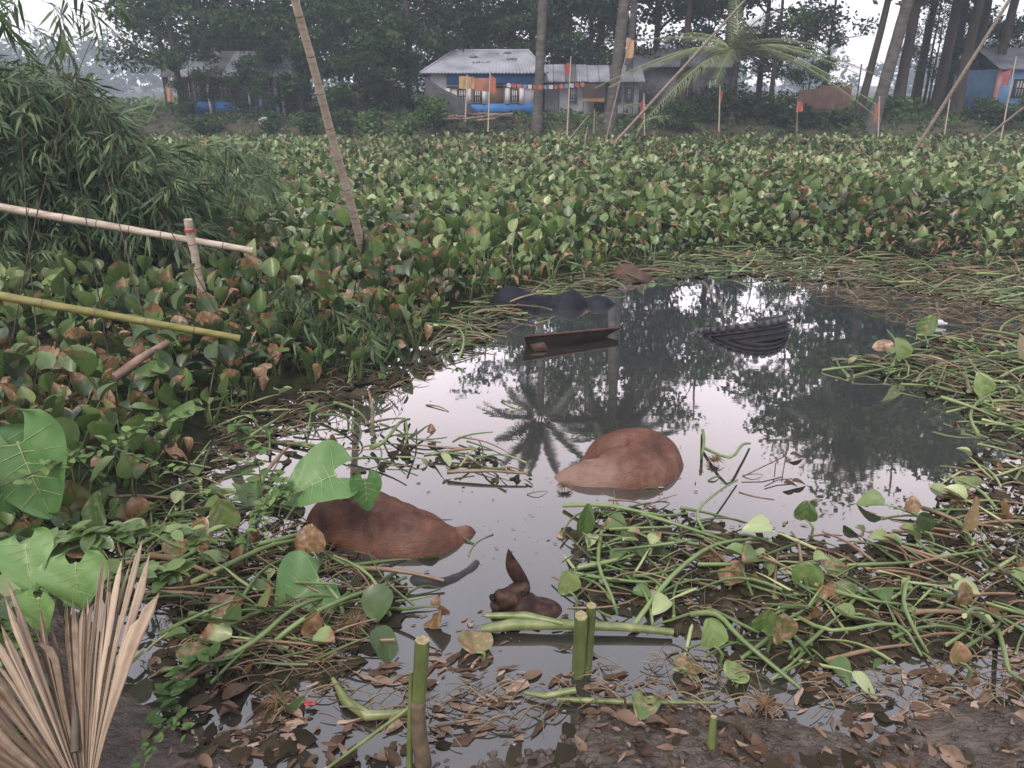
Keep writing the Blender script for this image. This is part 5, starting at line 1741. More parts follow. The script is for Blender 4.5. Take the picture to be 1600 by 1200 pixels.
# ---------------------------------------------------------------- bamboo thicket
def spray(seed, n=7, L=.21):
    """a twig end with drooping lance-shaped leaves, rooted at the origin along +X"""
    r = random.Random(seed)
    mb = MB()
    tw_ = [(0, 0, 0), (.12, 0, .015), (.24, 0, 0), (.34, 0, -.04)]
    mb.tube(tw_, [.003, .0025, .002, .0012], 3, m=1, cap=False)
    for k in range(n):
        t = .15 + .85 * k / (n - 1)
        s = np.array([.34 * t, 0, .02 * math.sin(t * 3) - .035 * t * t])
        az = (.85 if k % 2 else -.85) * (1 - .75 * t) + r.uniform(-.3, .3)
        el = r.uniform(-.9, .15)
        l_ = L * r.uniform(.7, 1.2)
        w_ = l_ * r.uniform(.055, .085)
        d = np.array([math.cos(az) * math.cos(el), math.sin(az) * math.cos(el), math.sin(el)])
        b = np.cross(d, [0, 0, 1.0])
        b /= np.linalg.norm(b)
        u = np.cross(b, d)
        b = b * math.cos(r.uniform(-.6, .6)) + u * math.sin(r.uniform(-.6, .6))
        P = [s, s + d * l_ * .3 + b * w_, s + d * l_ * .3 - b * w_, s + d * l_ * .65 + b * w_ * .75 + np.array([0, 0, -.02]), s + d * l_ * .65 - b * w_ * .75 + np.array([0, 0, -.02]), s + d * l_ + np.array([0, 0, -.07 * r.random() - .03])]
        mb.add(P, [(1, 2, 4, 3)], [(0, 2, 1), (3, 4, 5)], tint=r.uniform(.3, .7))
    return mb
SPR = [spray(k, 6 + k % 4) for k in range(10)]
BM = [M['bamboo_leaf'], M['twig']]
SPM = []
for s in SPR:
    for dt in (-.15, .05, .25):
        V, Q, T, mi, t0, b0 = s.arrays()
        SPM.append(mesh_np('leaf_spray', V, [Q, T], BM, mi, np.clip(t0 + dt, 0, 1), b0, False))

def thicket(name, label, poly, n, yr, nculm, seed, own=150, droop=(-.4, 1.1), shade=0.0, cr=.02, sc=1.0):
    r = random.Random(seed)
    pts = []
    for (px, py) in sample_poly(poly, n, r):
        p = WD(px, py, r.uniform(*yr))
        if p.z > .08:
            pts.append(p)
    base = Vector((min(p.x for p in pts) * .5 + max(p.x for p in pts) * .5, sum(yr) / 2, 0))
    t = thing(name, label, 'bamboo', tuple(base))
    for i in range(nculm):
        a = Vector((base.x + r.uniform(-1.6, 1.0), r.uniform(*yr) + .3, 0))
        b = r.choice(pts)
        m_ = a.lerp(b, .55) + Vector((0, 0, .5 * (b - a).length * .3))
        cur = [tuple((a * (1 - q) ** 2 + m_ * 2 * q * (1 - q) + b * q * q) - base) for q in np.linspace(0, 1, 9)]
        MB().tube(cur, np.linspace(cr, cr * .25, 9), 6).build('culm', M['bamboo_green'] if i % 3 == 0 and cr > .01 else M['twig'], t)
    pts.sort(key=lambda p: p.y)
    pk = {}
    for i, p in enumerate(pts):
        R = rot_zyx([r.gauss(-.2, 1.1)], [r.uniform(*droop)], [r.uniform(-1.0, 1.0)])[0] * r.uniform(.45, .9) * sc
        if i < own:
            link('leaf_spray', r.choice(SPM), t, mat=mat4(R, p - base))
        else:
            pk.setdefault(r.randrange(10), []).append((R, tuple(p - base), min(1, max(0, r.gauss(.48 - shade, .22))), 0))
    if pk:
        out = [instances(SPR[k].arrays(), np.array([a[0] for a in L]), np.array([a[1] for a in L]), np.array([a[2] for a in L]), np.array([a[3] for a in L], float)) for k, L in pk.items()]
        tag(link('leaf_mass', join_instances('leaf_mass', out, BM, False), t), kind='stuff')
    return t
thicket('bamboo_thicket', 'dense dark green bamboo thicket leaning over the pond edge', [(-260, 85), (0, 100), (70, 108), (120, 138), (165, 170), (205, 215), (250, 240), (290, 290), (315, 340), (305, 385), (200, 390), (0, 400), (-260, 420)], 7500, (8.4, 12.0), 16, 5, 220, sc=1.35)
thicket('bamboo_branch', 'fallen bamboo branch trailing leaves over the dark shore left of the black cow', [(345, 470), (420, 430), (520, 450), (600, 480), (640, 520), (590, 570), (480, 590), (380, 585), (330, 540)], 170, (6.0, 7.2), 4, 6, 130, droop=(.3, 1.4), shade=-.15, sc=1.1)
thicket('bamboo_branch', 'loose bamboo twigs hanging against the pale sky in the corner', [(-40, -30), (190, -30), (150, 40), (100, 70), (0, 60)], 26, (5.2, 6.5), 5, 7, 75, droop=(.3, 1.3), shade=.1, cr=.006)
thicket('bamboo_branch', 'light bamboo sprays spilling onto the hyacinth right of the thicket', [(270, 215), (330, 215), (420, 240), (430, 300), (350, 330), (300, 300)], 330, (9.5, 14.0), 3, 8, 60, droop=(-.2, .8), shade=-.25)

# ---------------------------------------------------------------- large leaves of the near left shore
def heart_leaf(L, Wd, fold, bend, seed, tint=.5, n=7, wave=.02, lobes=.28, blunt=False):
    """heart or arrow shaped blade: attached at the origin, tip toward +Y, back lobes toward -Y, folded on the midrib; with raised ribs"""
    r = np.random.default_rng(seed)
    mb = MB()
    ny = 14
    V = []
    for i in range(ny + 1):
        t = -lobes + (1 + lobes) * i / ny
        q = (t + lobes) / (1 + lobes)
        w = Wd * (math.sin(math.pi * min(1, q ** (.8 if blunt else .62) * .97 + .02)) ** (.5 if blunt else .72)) * (1 - .15 * q) + .002
        inner = max(0.0, -t) * .30 * Wd / max(lobes, .01)
        for j in range(-n, n + 1):
            s = j / n
            x = (inner + (w - inner) * abs(s)) * (1 if s > 0 else -1) if s != 0 else 0
            yv = t * L if not (t < 0 and j == 0) else 0.0
            z = abs(s) * w * fold - bend * L * max(0, t) ** 2 - .25 * bend * L * max(0, -t) + wave * L * math.sin(8 * t + 5 * s + seed) * abs(s) + .012 * L * math.cos(abs(s) * 3 * math.pi + t * 18)
            V.append((x, yv, z))
    k = 2 * n + 1
    Q = []
    for i in range(ny):
        for j in range(2 * n):
            if -lobes + (1 + lobes) * (i + 1) / ny <= 0.001 and j in (n - 1, n):
                continue
            Q.append((i * k + j, i * k + j + 1, (i + 1) * k + j + 1, (i + 1) * k + j))
    mb.add(V, Q, tint=tint)
    return mb

def rib_mesh(L, Wd, fold, bend):
    mb = MB()
    def zz(x, t): return abs(x) * fold - bend * L * max(0, t) ** 2 + .006 * L
    mb.tube([(0, t * L, zz(0, t)) for t in np.linspace(0, .95, 7)], np.linspace(.008, .002, 7) * L * 1.4, 4, cap=False, tint=.95)
    for k, t0 in enumerate((0.02, .12, .26, .42, .6)):
        for sd in (-1, 1):
            ln = Wd * (.82, .86, .78, .62, .4)[k]
            e_ = t0 + (-.12, .08, .16, .18, .16)[k]
            mb.tube([(sd * ln * q, (t0 + (e_ - t0) * q) * L, zz(ln * q, t0 + (e_ - t0) * q)) for q in (0, .5, 1)], [.006 * L, .004 * L, .002 * L], 4, cap=False, tint=.95)
    return mb

def big_leaf(name, label, cat, px, py, y, L, Wd, az, pitch, roll, fold=.25, bend=.15, tint=.5, mat='taro', stem_to=None, seed=1, rough_tint=None, wave=.02, lobes=.28, brown=0.0, rs=.011, ribs=True, face=None):
    """leaf whose petiole joint is seen at px,py, y metres ahead; az turns the tip (0 = away from us), pitch lifts the tip"""
    p = WD(px, py, y) if y > 0 else W(px, py, -y)
    b = W(*stem_to) if stem_to is not None else Vector((p.x + .05, p.y - .05, 0))
    t = thing(name, label, cat, tuple(b))
    R = Matrix.Rotation(az, 4, 'Z') @ Matrix.Rotation(pitch, 4, 'X') @ Matrix.Rotation(roll, 4, 'Y')
    if face is not None:
        ty_ = Vector(face[0]).normalized()
        nz_ = Vector(face[1])
        nz_ = (nz_ - ty_ * nz_.dot(ty_)).normalized()
        tx_ = ty_.cross(nz_)
        R = Matrix((tx_, ty_, nz_)).transposed().to_4x4()
    m = Matrix.Translation(p - b) @ R
    hl = heart_leaf(L, Wd, fold, bend, seed, tint, wave=wave, lobes=lobes, blunt=(mat == 'hyacinth'))
    if brown:
        hl.br = [np.full(hl.n, brown)]
    bo = link('blade', hl.mesh('blade', M[mat]), t, mat=m)
    if ribs:
        link('rib', rib_mesh(L, Wd, fold, bend).mesh('rib', M['petiole']), bo)
    q = p - b
    MB().tube([(0, 0, -.05), tuple(q * .4 + Vector((.02, -.01, .03))), tuple(q * .8 + Vector((.01, -.01, .02))), tuple(q)], [rs * 1.3, rs * 1.1, rs * .8, rs * .6], 7, tint=.6).build('petiole', M['petiole'], t)
    return t
PI = math.pi
# name, label, px, py, y, L, Wd, az, pitch, roll
big_leaf('taro', 'large upright taro leaf at the shore below the green bamboo rail', 'taro', 28, 692, 3.35, .42, .26, -2.35, 1.25, -.15, .22, .1, .55, face=((.3, -.25, -.9), (.1, -.95, .35)), stem_to=(25, 800), seed=2, lobes=.4, rs=.016)
big_leaf('taro', 'second taro leaf edge on at the frame edge beside the large upright one', 'taro', -15, 700, 3.3, .36, .22, 2.6, 1.2, .3, .3, .1, .45, face=((.2, -.1, -.95), (.9, -.4, .2)), stem_to=(-10, 820), seed=3)
big_leaf('taro', 'broad folded taro leaf shading the back of the half sunk cow', 'taro', 525, 742, 3.45, .30, .21, 1.1, .05, .1, .28, .28, .6, face=((-.85, -.45, -.12), (-.15, -.5, .85)), stem_to=(505, 800), seed=4, lobes=.4, wave=.03)
big_leaf('taro', 'hanging oval taro leaf in front of the half sunk cow', 'taro', 570, 748, 3.35, .19, .085, -2.2, -.95, .25, .25, .1, .45, face=((.03, -.1, -1), (.3, -.9, .2)), stem_to=(515, 800), seed=5)
big_leaf('taro', 'large torn taro leaf lying folded on the stems near the dark tail', 'taro', 500, 905, 3.05, .26, .20, 2.5, -.5, -.2, .3, .1, .45, face=((-.7, -.5, -.4), (0, -.7, .7)), stem_to=(540, 965), seed=6, lobes=.2, wave=.04)
big_leaf('vine_leaf', 'light green lobed leaf above the dry palm fan', 'leaf', 118, 880, 2.55, .19, .15, 3.0, -.55, -.15, .2, .2, .8, face=((.15, -.5, -.8), (0, -.75, .65)), stem_to=(100, 960), seed=7, wave=.06)
big_leaf('vine_leaf', 'light green leaf hanging at the frame edge over the dry fan', 'leaf', 40, 850, 2.6, .2, .12, 2.7, -.3, .2, .3, .2, .75, face=((.3, -.6, -.5), (.1, -.6, .75)), stem_to=(60, 960), seed=8, wave=.05)
big_leaf('vine_leaf', 'yellowish green leaf drooping left of the dry fan tips', 'leaf', 60, 935, 2.4, .16, .09, 3.4, -.9, .1, .25, .2, .8, face=((.0, -.3, -.95), (-.2, -.9, .4)), stem_to=(70, 1000), seed=9, wave=.05)
# single hyacinth leaves standing or lying about the near water
SINGLE = [
    (112, 560, 4.3, .19, .10, 2.6, 1.2, 'dark rounded hyacinth leaf standing tall near the dead branch', .25, 0),
    (150, 585, 4.2, .17, .09, .6, 1.1, 'paired hyacinth leaf just right of the tall dark one', .3, 0),
    (60, 640, 3.9, .17, .08, 1.1, .6, 'pale undersided hyacinth leaf above the large taro leaf', .9, 0),
    (130, 610, 3.9, .14, .075, -.4, .5, 'grey green hyacinth leaf facing the light over the shore tangle', .95, 0),
    (158, 640, 3.8, .16, .085, .3, 1.0, 'brown spotted hyacinth leaf beside the large taro leaf', .4, 1.0),
    (145, 672, 3.6, .14, .05, -1.4, .1, 'narrow folded hyacinth leaf over the dark shore gap', .6, 0),
    (165, 742, 3.3, .16, .07, -1.2, .2, 'pale curled hyacinth leaf over the dark litter', .95, 0),
    (130, 800, 3.05, .19, .085, .35, 1.2, 'bright upright hyacinth leaf with a dark hole', .75, 0),
    (150, 830, 2.95, .21, .08, -.5, .9, 'dark pointed hyacinth leaf crossing the bright upright one', .25, 0),
    (355, 825, 3.15, .17, .085, .1, 1.25, 'fresh green hyacinth leaf standing at the water gap left of the cow', .7, 0),
    (310, 860, 3.0, .18, .08, -.5, .9, 'dark glossy hyacinth leaf leaning over the cut stems', .3, 0),
    (270, 870, 2.9, .2, .1, -.4, .3, 'broad dark hyacinth leaf lying on the stem tangle', .35, 0),  # darker leaf tint
    (345, 878, 2.95, .14, .07, .9, .2, 'pale round hyacinth leaf on the stem tangle', .95, 0),
    (488, 862, 3.1, .14, .09, .2, 1.2, 'spotted withered hyacinth leaf hanging before the half sunk cow', .9, .75),
    (140, 868, 2.75, .2, .11, .6, .5, 'mottled grey leaf behind the dry palm fan', .95, .5),
    (330, 955, 2.8, .15, .07, -.9, .15, 'withered spotted leaf on the wet litter by the fan', .9, .7),
    (300, 1035, 2.5, .12, .07, .3, .35, 'dull olive leaf lying in the wet litter right of the fan', .6, .45),
    (910, 832, 3.5, .17, .05, .2, 1.35, 'single upright hyacinth leaf alone before the middle cow', .35, 0),
    (1258, 812, 3.75, .11, .065, .4, .9, 'round hyacinth leaf above the stems on the open water', .3, 0),
    (1262, 880, 3.2, .16, .08, 2.9, -1.0, 'bright heart shaped leaf drooping in the stem heap', .65, 0),
    (1290, 890, 3.2, .14, .075, -1.2, .2, 'dull green leaf lying right of the bright heart leaf', .5, 0),
    (1445, 830, 3.6, .13, .07, -.2, .9, 'dark round leaf at the right edge of the open water', .15, 0),
    (1425, 800, 3.75, .09, .045, .2, .9, 'small brown leaf standing by the open water edge', .4, .9),
    (1500, 760, 4.0, .2, .07, -1.2, .25, 'long grey green leaf reaching over the right shore', .7, 0),
    (1505, 830, 3.6, .2, .05, -.3, 1.2, 'yellow green folded leaf standing on the right shore', .95, 0),
    (890, 925, 3.1, .12, .06, .2, 1.2, 'small bright leaf standing behind the cut stalk', .95, 0),
    (1115, 1010, 2.75, .12, .075, .2, 1.25, 'bright round leaf standing right of the cut stalk', .85, 0),
    (1060, 1045, 2.65, .12, .07, -1.3, .15, 'brownish hyacinth leaf floating near the cut stalk', .5, .55),
    (1140, 1060, 2.6, .12, .06, -.8, .2, 'pale veined leaf floating below the bright round leaf', .95, 0),
    (1225, 1000, 2.85, .12, .075, .5, .8, 'dark leaf with a reddish blotch in the right stem heap', .25, .45),
    (1310, 930, 3.1, .13, .07, -.9, .5, 'glossy leaf folded over in the middle of the right stem heap', .4, 0),
    (1335, 960, 2.95, .09, .05, 1.2, .3, 'small pale leaf on a curved stalk in the right stem heap', .8, 0),
    (1190, 985, 2.85, .11, .065, .3, .9, 'small upright leaf between stems right of the stalk', .5, 0),
    (1500, 945, 3.0, .11, .06, .3, .9, 'dark leaf standing among stems near the right frame edge', .15, .2),
    (1010, 1090, 2.5, .14, .06, 2.8, .1, 'grey green leaf floating on the litter below the stalk', .55, 0),
    (745, 1020, 2.75, .17, .085, .2, .03, 'large pale leaf drowned just under the film beside the calf', .9, 0),
    (1500, 1035, 2.65, .09, .045, .2, .9, 'light green leaf scrap standing in the right shallows', .95, 0),
    (1130, 910, 3.15, .16, .07, -1.1, .35, 'dry pinkish leaf resting on the right stem heap', .9, .95),
    (1410, 560, 5.7, .2, .1, .2, .9, 'bright hyacinth leaf standing on the raft beyond the tyre', .85, 0),
    (1440, 520, 6.2, .2, .09, -.3, .8, 'green hyacinth leaf at the tip of the raft beyond the tyre', .55, 0),
    (1395, 545, 5.9, .18, .09, 1.2, .5, 'brownish leaf lying at the raft tip beyond the tyre', .5, .8),
    (1545, 640, 4.8, .24, .11, -.6, .4, 'broad curved leaf on the raft at the right water edge', .6, .2),
    (1595, 560, 5.5, .22, .11, .3, .7, 'pale leaf standing at the right frame edge on the raft', .85, 0),
    (1540, 615, 5.0, .18, .08, .8, .8, 'yellowish leaf on the raft beside the broad curved leaf', .9, 0),
]
for i, (px, py, y, L, Wd, az, pit, lb, ti, br) in enumerate(SINGLE):
    hh = (.2 if px < 260 else .12) if abs(pit) > .6 else .04
    y = -hh
    g_ = (px + 8, py + hh * 260)
    if pit > .6:
        fc = ((rnd.uniform(-.5, .5), rnd.uniform(-.1, .4), 1), (rnd.uniform(-.7, .7), -1, .3))
    elif pit < -.6:
        fc = ((rnd.uniform(-.3, .3), -.3, -1), (rnd.uniform(-.4, .4), -1, .3))
    else:
        fc = ((math.sin(-az), math.cos(az), rnd.uniform(-.1, .25)), (rnd.uniform(-.35, .35), rnd.uniform(-.5, .1), 1))
    o = big_leaf('hyacinth_leaf', lb, 'leaf', px, py, y, L, Wd, az, pit, rnd.uniform(-.3, .3), rnd.uniform(.15, .45), rnd.uniform(.0, .25), ti * .78, 'hyacinth', stem_to=g_, seed=i + 20, wave=.035, lobes=.06, brown=max(br, rnd.uniform(.1, .62)), rs=.007, ribs=False, face=fc)

# ---------------------------------------------------------------- small leaved creepers on the left shore
def creeper(name, label, pts_px, n, ls, seed, mat='weed', tint=.5, pairs=True):
    r = random.Random(seed)
    P = [WD(*p) for p in pts_px]
    b = P[0]
    t = thing(name, label, 'creeper', tuple(b))
    MB().tube([tuple(p - b) for p in P], np.linspace(.004, .002, len(P)), 5).build('stem', M['twig'], t)
    A = np.array([tuple(p - b) for p in P])
    V0, Q0, t0 = blade(1.0, .32, 2, 4, (0, 0, 0), PI / 2, .25, .1)
    base = MB().add(V0, Q0)
    me = [mesh_np('leaf', V0, [Q0], M[mat], None, np.full(len(V0), max(0, min(1, tint + d))), np.zeros(len(V0))) for d in (-.15, 0, .15, .3)]
    for i in range(n):
        f = r.random() ** .8 * (len(A) - 1.001)
        p = A[int(f)] * (1 - f % 1) + A[int(f) + 1] * (f % 1)
        az = r.uniform(0, 6.28)
        R = rot_zyx([az], [r.uniform(-.6, .4)], [r.uniform(-.4, .4)])[0] * ls * r.uniform(.7, 1.25)
        link('leaf', r.choice(me), t, mat=mat4(R, p + np.array([r.uniform(-.03, .03), r.uniform(-.03, .03), r.uniform(-.01, .04)])))
    return t
creeper('creeper', 'creeper with round bluish leaflets arching over the dark shore gap', [(0, 760, 3.2), (90, 725, 3.3), (170, 700, 3.45), (240, 665, 3.6), (300, 650, 3.75)], 60, .055, 1, tint=.75)
creeper('creeper', 'thin runner with small leaves reaching toward the half sunk cow', [(180, 700, 3.4), (250, 730, 3.4), (330, 765, 3.4), (400, 775, 3.4)], 26, .05, 2, tint=.7)
creeper('creeper', 'bright feathery creeper climbing over the stems left of the cow', [(380, 860, 3.0), (400, 820, 3.1), (420, 790, 3.2), (450, 775, 3.3), (430, 740, 3.4)], 90, .05, 3, tint=.7)
creeper('creeper', 'tall leafy sprig with rounded leaflets at the water gap', [(410, 780, 3.4), (405, 730, 3.55), (390, 690, 3.7), (365, 665, 3.8)], 45, .07, 4, tint=.55)
creeper('creeper', 'small bright sprig in front of the dry palm fan', [(60, 1090, 1.95), (70, 1070, 2.0), (85, 1080, 1.95), (90, 1100, 1.95)], 26, .035, 5, tint=.8)
creeper('creeper', 'leafy sprig at the lower corner beside the fan', [(0, 1190, 1.8), (20, 1165, 1.85), (45, 1150, 1.85), (10, 1140, 1.9)], 26, .045, 6, tint=.7)
creeper('creeper', 'low green sprig at the right foot of the dry fan', [(225, 1200, 1.85), (240, 1160, 1.95), (255, 1130, 2.05), (290, 1140, 2.0)], 34, .035, 7, tint=.5)

creeper('creeper', 'tangle of mid green leaves behind the tips of the dry fan', [(0, 960, 2.5), (60, 930, 2.55), (130, 915, 2.6), (210, 905, 2.7), (280, 900, 2.8)], 90, .085, 8, mat='hyacinth', tint=.35)
creeper('creeper', 'leafy runner along the shore above the dry fan', [(-20, 880, 2.7), (70, 850, 2.8), (160, 840, 2.9), (240, 830, 3.0), (330, 850, 3.0)], 80, .09, 9, mat='hyacinth', tint=.42)
creeper('creeper', 'dark low leaves in the corner left of the dry fan', [(-40, 1120, 2.0), (0, 1060, 2.15), (30, 1010, 2.3), (0, 960, 2.4)], 70, .075, 10, mat='hyacinth', tint=.25)
creeper('creeper', 'small leaves in the wet litter right of the dry fan', [(240, 1130, 2.2), (270, 1080, 2.35), (300, 1040, 2.45), (340, 1020, 2.5)], 45, .06, 11, mat='weed', tint=.45)
# ---------------------------------------------------------------- the dry fan palm leaf
ap = WD(135, 1262, 1.72)
fan = thing('fan_palm_leaf', 'big dry beige fan palm leaf with split pleats on the near bank', 'palm leaf', tuple(ap))
TIPS = [(-120, 1120, 1.8, .2), (-95, 1065, 1.85, .3), (-62, 1012, 1.9, .3), (-32, 985, 1.95, .45), (-6, 960, 2.0, .6), (14, 914, 2.08, .5), (36, 926, 2.1, .55), (60, 936, 2.1, .4), (86, 952, 2.1, .3), (113, 946, 2.12, .3), (140, 905, 2.18, .45), (158, 880, 2.2, .55), (172, 846, 2.25, .65), (193, 868, 2.22, .62), (214, 836, 2.26, .7), (237, 850, 2.22, .65), (256, 905, 2.1, .5)]
_T = []
for i, q in enumerate(TIPS):
    _T.append(q)
    if i + 1 < len(TIPS):
        n_ = TIPS[i + 1]
        _T.append(((q[0] + n_[0]) / 2 + rnd.uniform(-4, 4), (q[1] + n_[1]) / 2 + rnd.uniform(-14, 26), (q[2] + n_[2]) / 2, max(.15, (q[3] + n_[3]) / 2 + rnd.uniform(-.2, .1))))
TIPS = _T
tips = [(WD(a, b, c) - ap) * rnd.uniform(.9, 1.05) for a, b, c, _ in TIPS]
mids = [tips[0] * 1.0 + (tips[0] - tips[1]) * .5] + [(tips[i] + tips[i + 1]) / 2 for i in range(len(tips) - 1)] + [tips[-1] + (tips[-1] - tips[-2]) * .5]
for k, (_, _, _, ti) in enumerate(TIPS):
    tip, ra, rb = tips[k], mids[k], mids[k + 1]
    L = tip.length
    n = 13
    V = []
    split = rnd.uniform(.80, .91)
    wob = rnd.uniform(-.03, .03)
    for i in range(n):
        q = i / (n - 1)
        c = tip * q
        if q <= split:
            a, b = ra.normalized() * L * q, rb.normalized() * L * q
        else:
            f = max(.015, 1 - ((q - split) / (1 - split)) ** 1.15)
            a = c + (ra.normalized() * L * split - tip * split) * f * 1.05
            b = c + (rb.normalized() * L * split - tip * split) * f * 1.05
        hw = (b - a).length * .5
        nrm = (b - a).cross(tip).normalized()
        if nrm.y > 0:
            nrm = -nrm
        c = c + nrm * hw * .85
        lift = nrm * (.03 * L * math.sin(q * 2.8) + wob * q * q)
        if q > .7 and k % 5 == 1:
            lift = lift + Vector((.03 * (1 if k % 2 else -1), -.08, -.07)) * ((q - .7) * 3.3) ** 2
        for p in (a, a.lerp(c, .25), a.lerp(c, .5), a.lerp(c, .75), c, c.lerp(b, .25), c.lerp(b, .5), c.lerp(b, .75), b):
            V.append(tuple(p + lift + nrm * .0015 * math.sin(i * 5 + k)))
    V = np.array(V)
    Q = [(i * 9 + j, i * 9 + j + 1, i * 9 + j + 10, i * 9 + j + 9) for i in range(n - 1) for j in range(8)]
    mb = MB()
    qq = np.repeat(np.linspace(0, 1, n), 9)
    lines = np.tile(rng.normal(0, .14, 9) + np.array([-.3, .0, .1, .0, .05, .0, .1, .0, -.3]), n)  # random streaks, plus valley shade painted dark along both pleat edges
    mb.add(V, Q, tint=np.clip(ti + lines + .1 * (qq - .5) + rng.normal(0, .05, len(V)), 0, 1), brown=np.clip((qq - .8) * 1.6, 0, .5) + (.4 if ti < .36 else .12))
    mb.build('pleat', M['fan'], fan, smooth=False)
MB().tube([(0, 0, .05), (-.02, -.15, -.1), (-.03, -.4, -.2)], [.022, .025, .028], 8).build('stalk', M['wood'], fan)
MB().tube([tuple(WD(116, 1068, 1.95) - ap), tuple(WD(118, 1120, 1.88) - ap), tuple(WD(117, 1175, 1.8) - ap)], [.010, .013, .014], 7).build('dry_rib', M['twig'], fan)

# ---------------------------------------------------------------- cut stalks standing and lying in the shallows
M['stalk'] = surf('fleshy_green_stalk', ((.25, (.04, .05, .018)), (.45, (.085, .11, .035)), (.6, (.13, .155, .055)), (.8, (.24, .25, .12))), 12, .42, .2, 60, coord='Object', stretch=(1, 1, .25), spec=.5, bdist=.004)
M['stalk_base'] = surf('rotting_stalk_base', ((.3, (.05, .035, .025)), (.7, (.13, .10, .06))), 14, .7, .4, 50, bdist=.006)
M['stalk_cut'] = surf('browned_cut', ((.3, (.12, .10, .05)), (.7, (.26, .23, .12))), 60, .7, .5, 120, bdist=.004)
def stalk(label, segs, rad, cap=True, base=.3):
    P = [Vector(s) for s in segs]
    t = thing('cut_stalk', label, 'plant stalk', tuple(P[0]))
    n = len(P)
    pts = [tuple(p - P[0]) for p in P]
    kb = max(1, int(n * base))
    mb = MB()
    fine, fr = [], []
    for i in range(n - 1):
        for q in (0, .33, .66):
            fine.append(Vector(pts[i]).lerp(Vector(pts[i + 1]), q))
            fr.append((rad[i] * (1 - q) + rad[i + 1] * q) * (1 + .035 * math.sin(len(fine) * 2.2)))
    fine.append(Vector(pts[-1]))
    fr.append(rad[-1])
    V, Q, _ = tube_np([tuple(p) for p in fine], fr, 14)
    ctr = np.repeat(np.array([tuple(p) for p in fine]), 14, 0)
    a = np.tile(np.arange(14), len(fine))
    V = ctr + (V - ctr) * (1 + .05 * np.cos(a * np.pi))[:, None]
    mb.add(V, Q)
    mb.build('stem', M['stalk'], t)
    ring = V[-14:]
    MB().add(np.vstack([ring * .999 + .001 * ring.mean(0), ring.mean(0) * 1.0 - np.array([0, 0, .004])]), T=[(i, (i + 1) % 14, 14) for i in range(14)]).build('cut_face', M['stalk_cut'], t)
    return t
b_, t_ = W(902, 1078, -.1), WD(908, 962, W(902, 1078).y + .02)
stalk('thick green cut stalk standing upright in the shallows below the calf', [b_, b_.lerp(t_, .5), t_], [.029, .028, .026])
b_, t_ = W(914, 1076, -.1), WD(924, 946, W(902, 1078).y + .06)
stalk('darker thinner stalk pressed against the thick upright cut stalk', [b_, b_.lerp(t_, .5), t_], [.02, .022, .02])
y0 = W(655, 1192).y
b_, m_, t_ = WD(660, 1215, y0), WD(654, 1110, y0 + .03), WD(660, 1000, y0 + .05)
stalk('green cut stalk standing on the mud edge with a brown rotten foot', [b_, m_, t_], [.028, .025, .026])
MB().tube([tuple(WD(662, 1196, y0 - .03)), tuple(WD(655, 1150, y0 - .02)), tuple(WD(652, 1100, y0 - .0))], [.032, .030, .026], 10).build('sheath', M['stalk_base'], None)
sh_ = bpy.data.objects['sheath']
tag(sh_, 'brown rotten sheath around the foot of the muddy edge stalk', 'leaf sheath')
b_, t_ = WD(640, 1200, y0 - .02), WD(642, 1050, y0 + .06)
stalk('thin split stalk close beside the muddy edge stalk', [b_, b_.lerp(t_, .5), t_], [.012, .011, .006])
A, B, C = W(752, 984, .035), W(880, 976, .045), W(1052, 988, .03)
stalk('long pale green stalk lying across the water in front of the calf', [C, W(980, 980, .04), B, W(800, 976, .045), A], [.016, .02, .024, .027, .022])
A, B = W(758, 962, .06), W(880, 974, .065)
stalk('split half of the pale stalk lying just behind the long one', [B, W(820, 962, .065), A], [.012, .02, .012])
A, B, C = W(520, 1060, .02), W(575, 1118, .025), W(640, 1112, .03)
stalk('bent fleshy green stalk lying beside the muddy edge stalk', [A, W(540, 1095, .03), B, W(610, 1116, .03), C], [.008, .020, .022, .018, .016])
A, B = WD(512, 1200, y0 - .05), WD(650, 1098, y0 + .05)
stalk('thin green stem slanting up to the muddy edge stalk', [A, A.lerp(B, .5), B], [.006, .007, .008])
A, B = WD(540, 1075, 2.5), WD(628, 1168, 2.15)
stalk('thin bent stem crossing in front of the fleshy bent stalk', [A, A.lerp(B, .45) + Vector((0, 0, .03)), B], [.007, .009, .008])
b_, t_ = WD(1105, 1230, 2.05), WD(1115, 1120, 2.1)
stalk('brown green broken stub rising from the near mud bank', [b_, b_.lerp(t_, .5), t_], [.02, .019, .012])
A, B = W(870, 1092, .02), W(1120, 1098, .02)
stalk('slim pale green stalk floating below the upright cut stalk', [A, W(980, 1097, .022), B], [.012, .011, .006])
A, B, C = W(820, 1082, .02), W(850, 1088, .03), W(900, 1078, .06)
stalk('orange brown peeled strip curling at the foot of the upright stalk', [A, B, C], [.007, .012, .014])
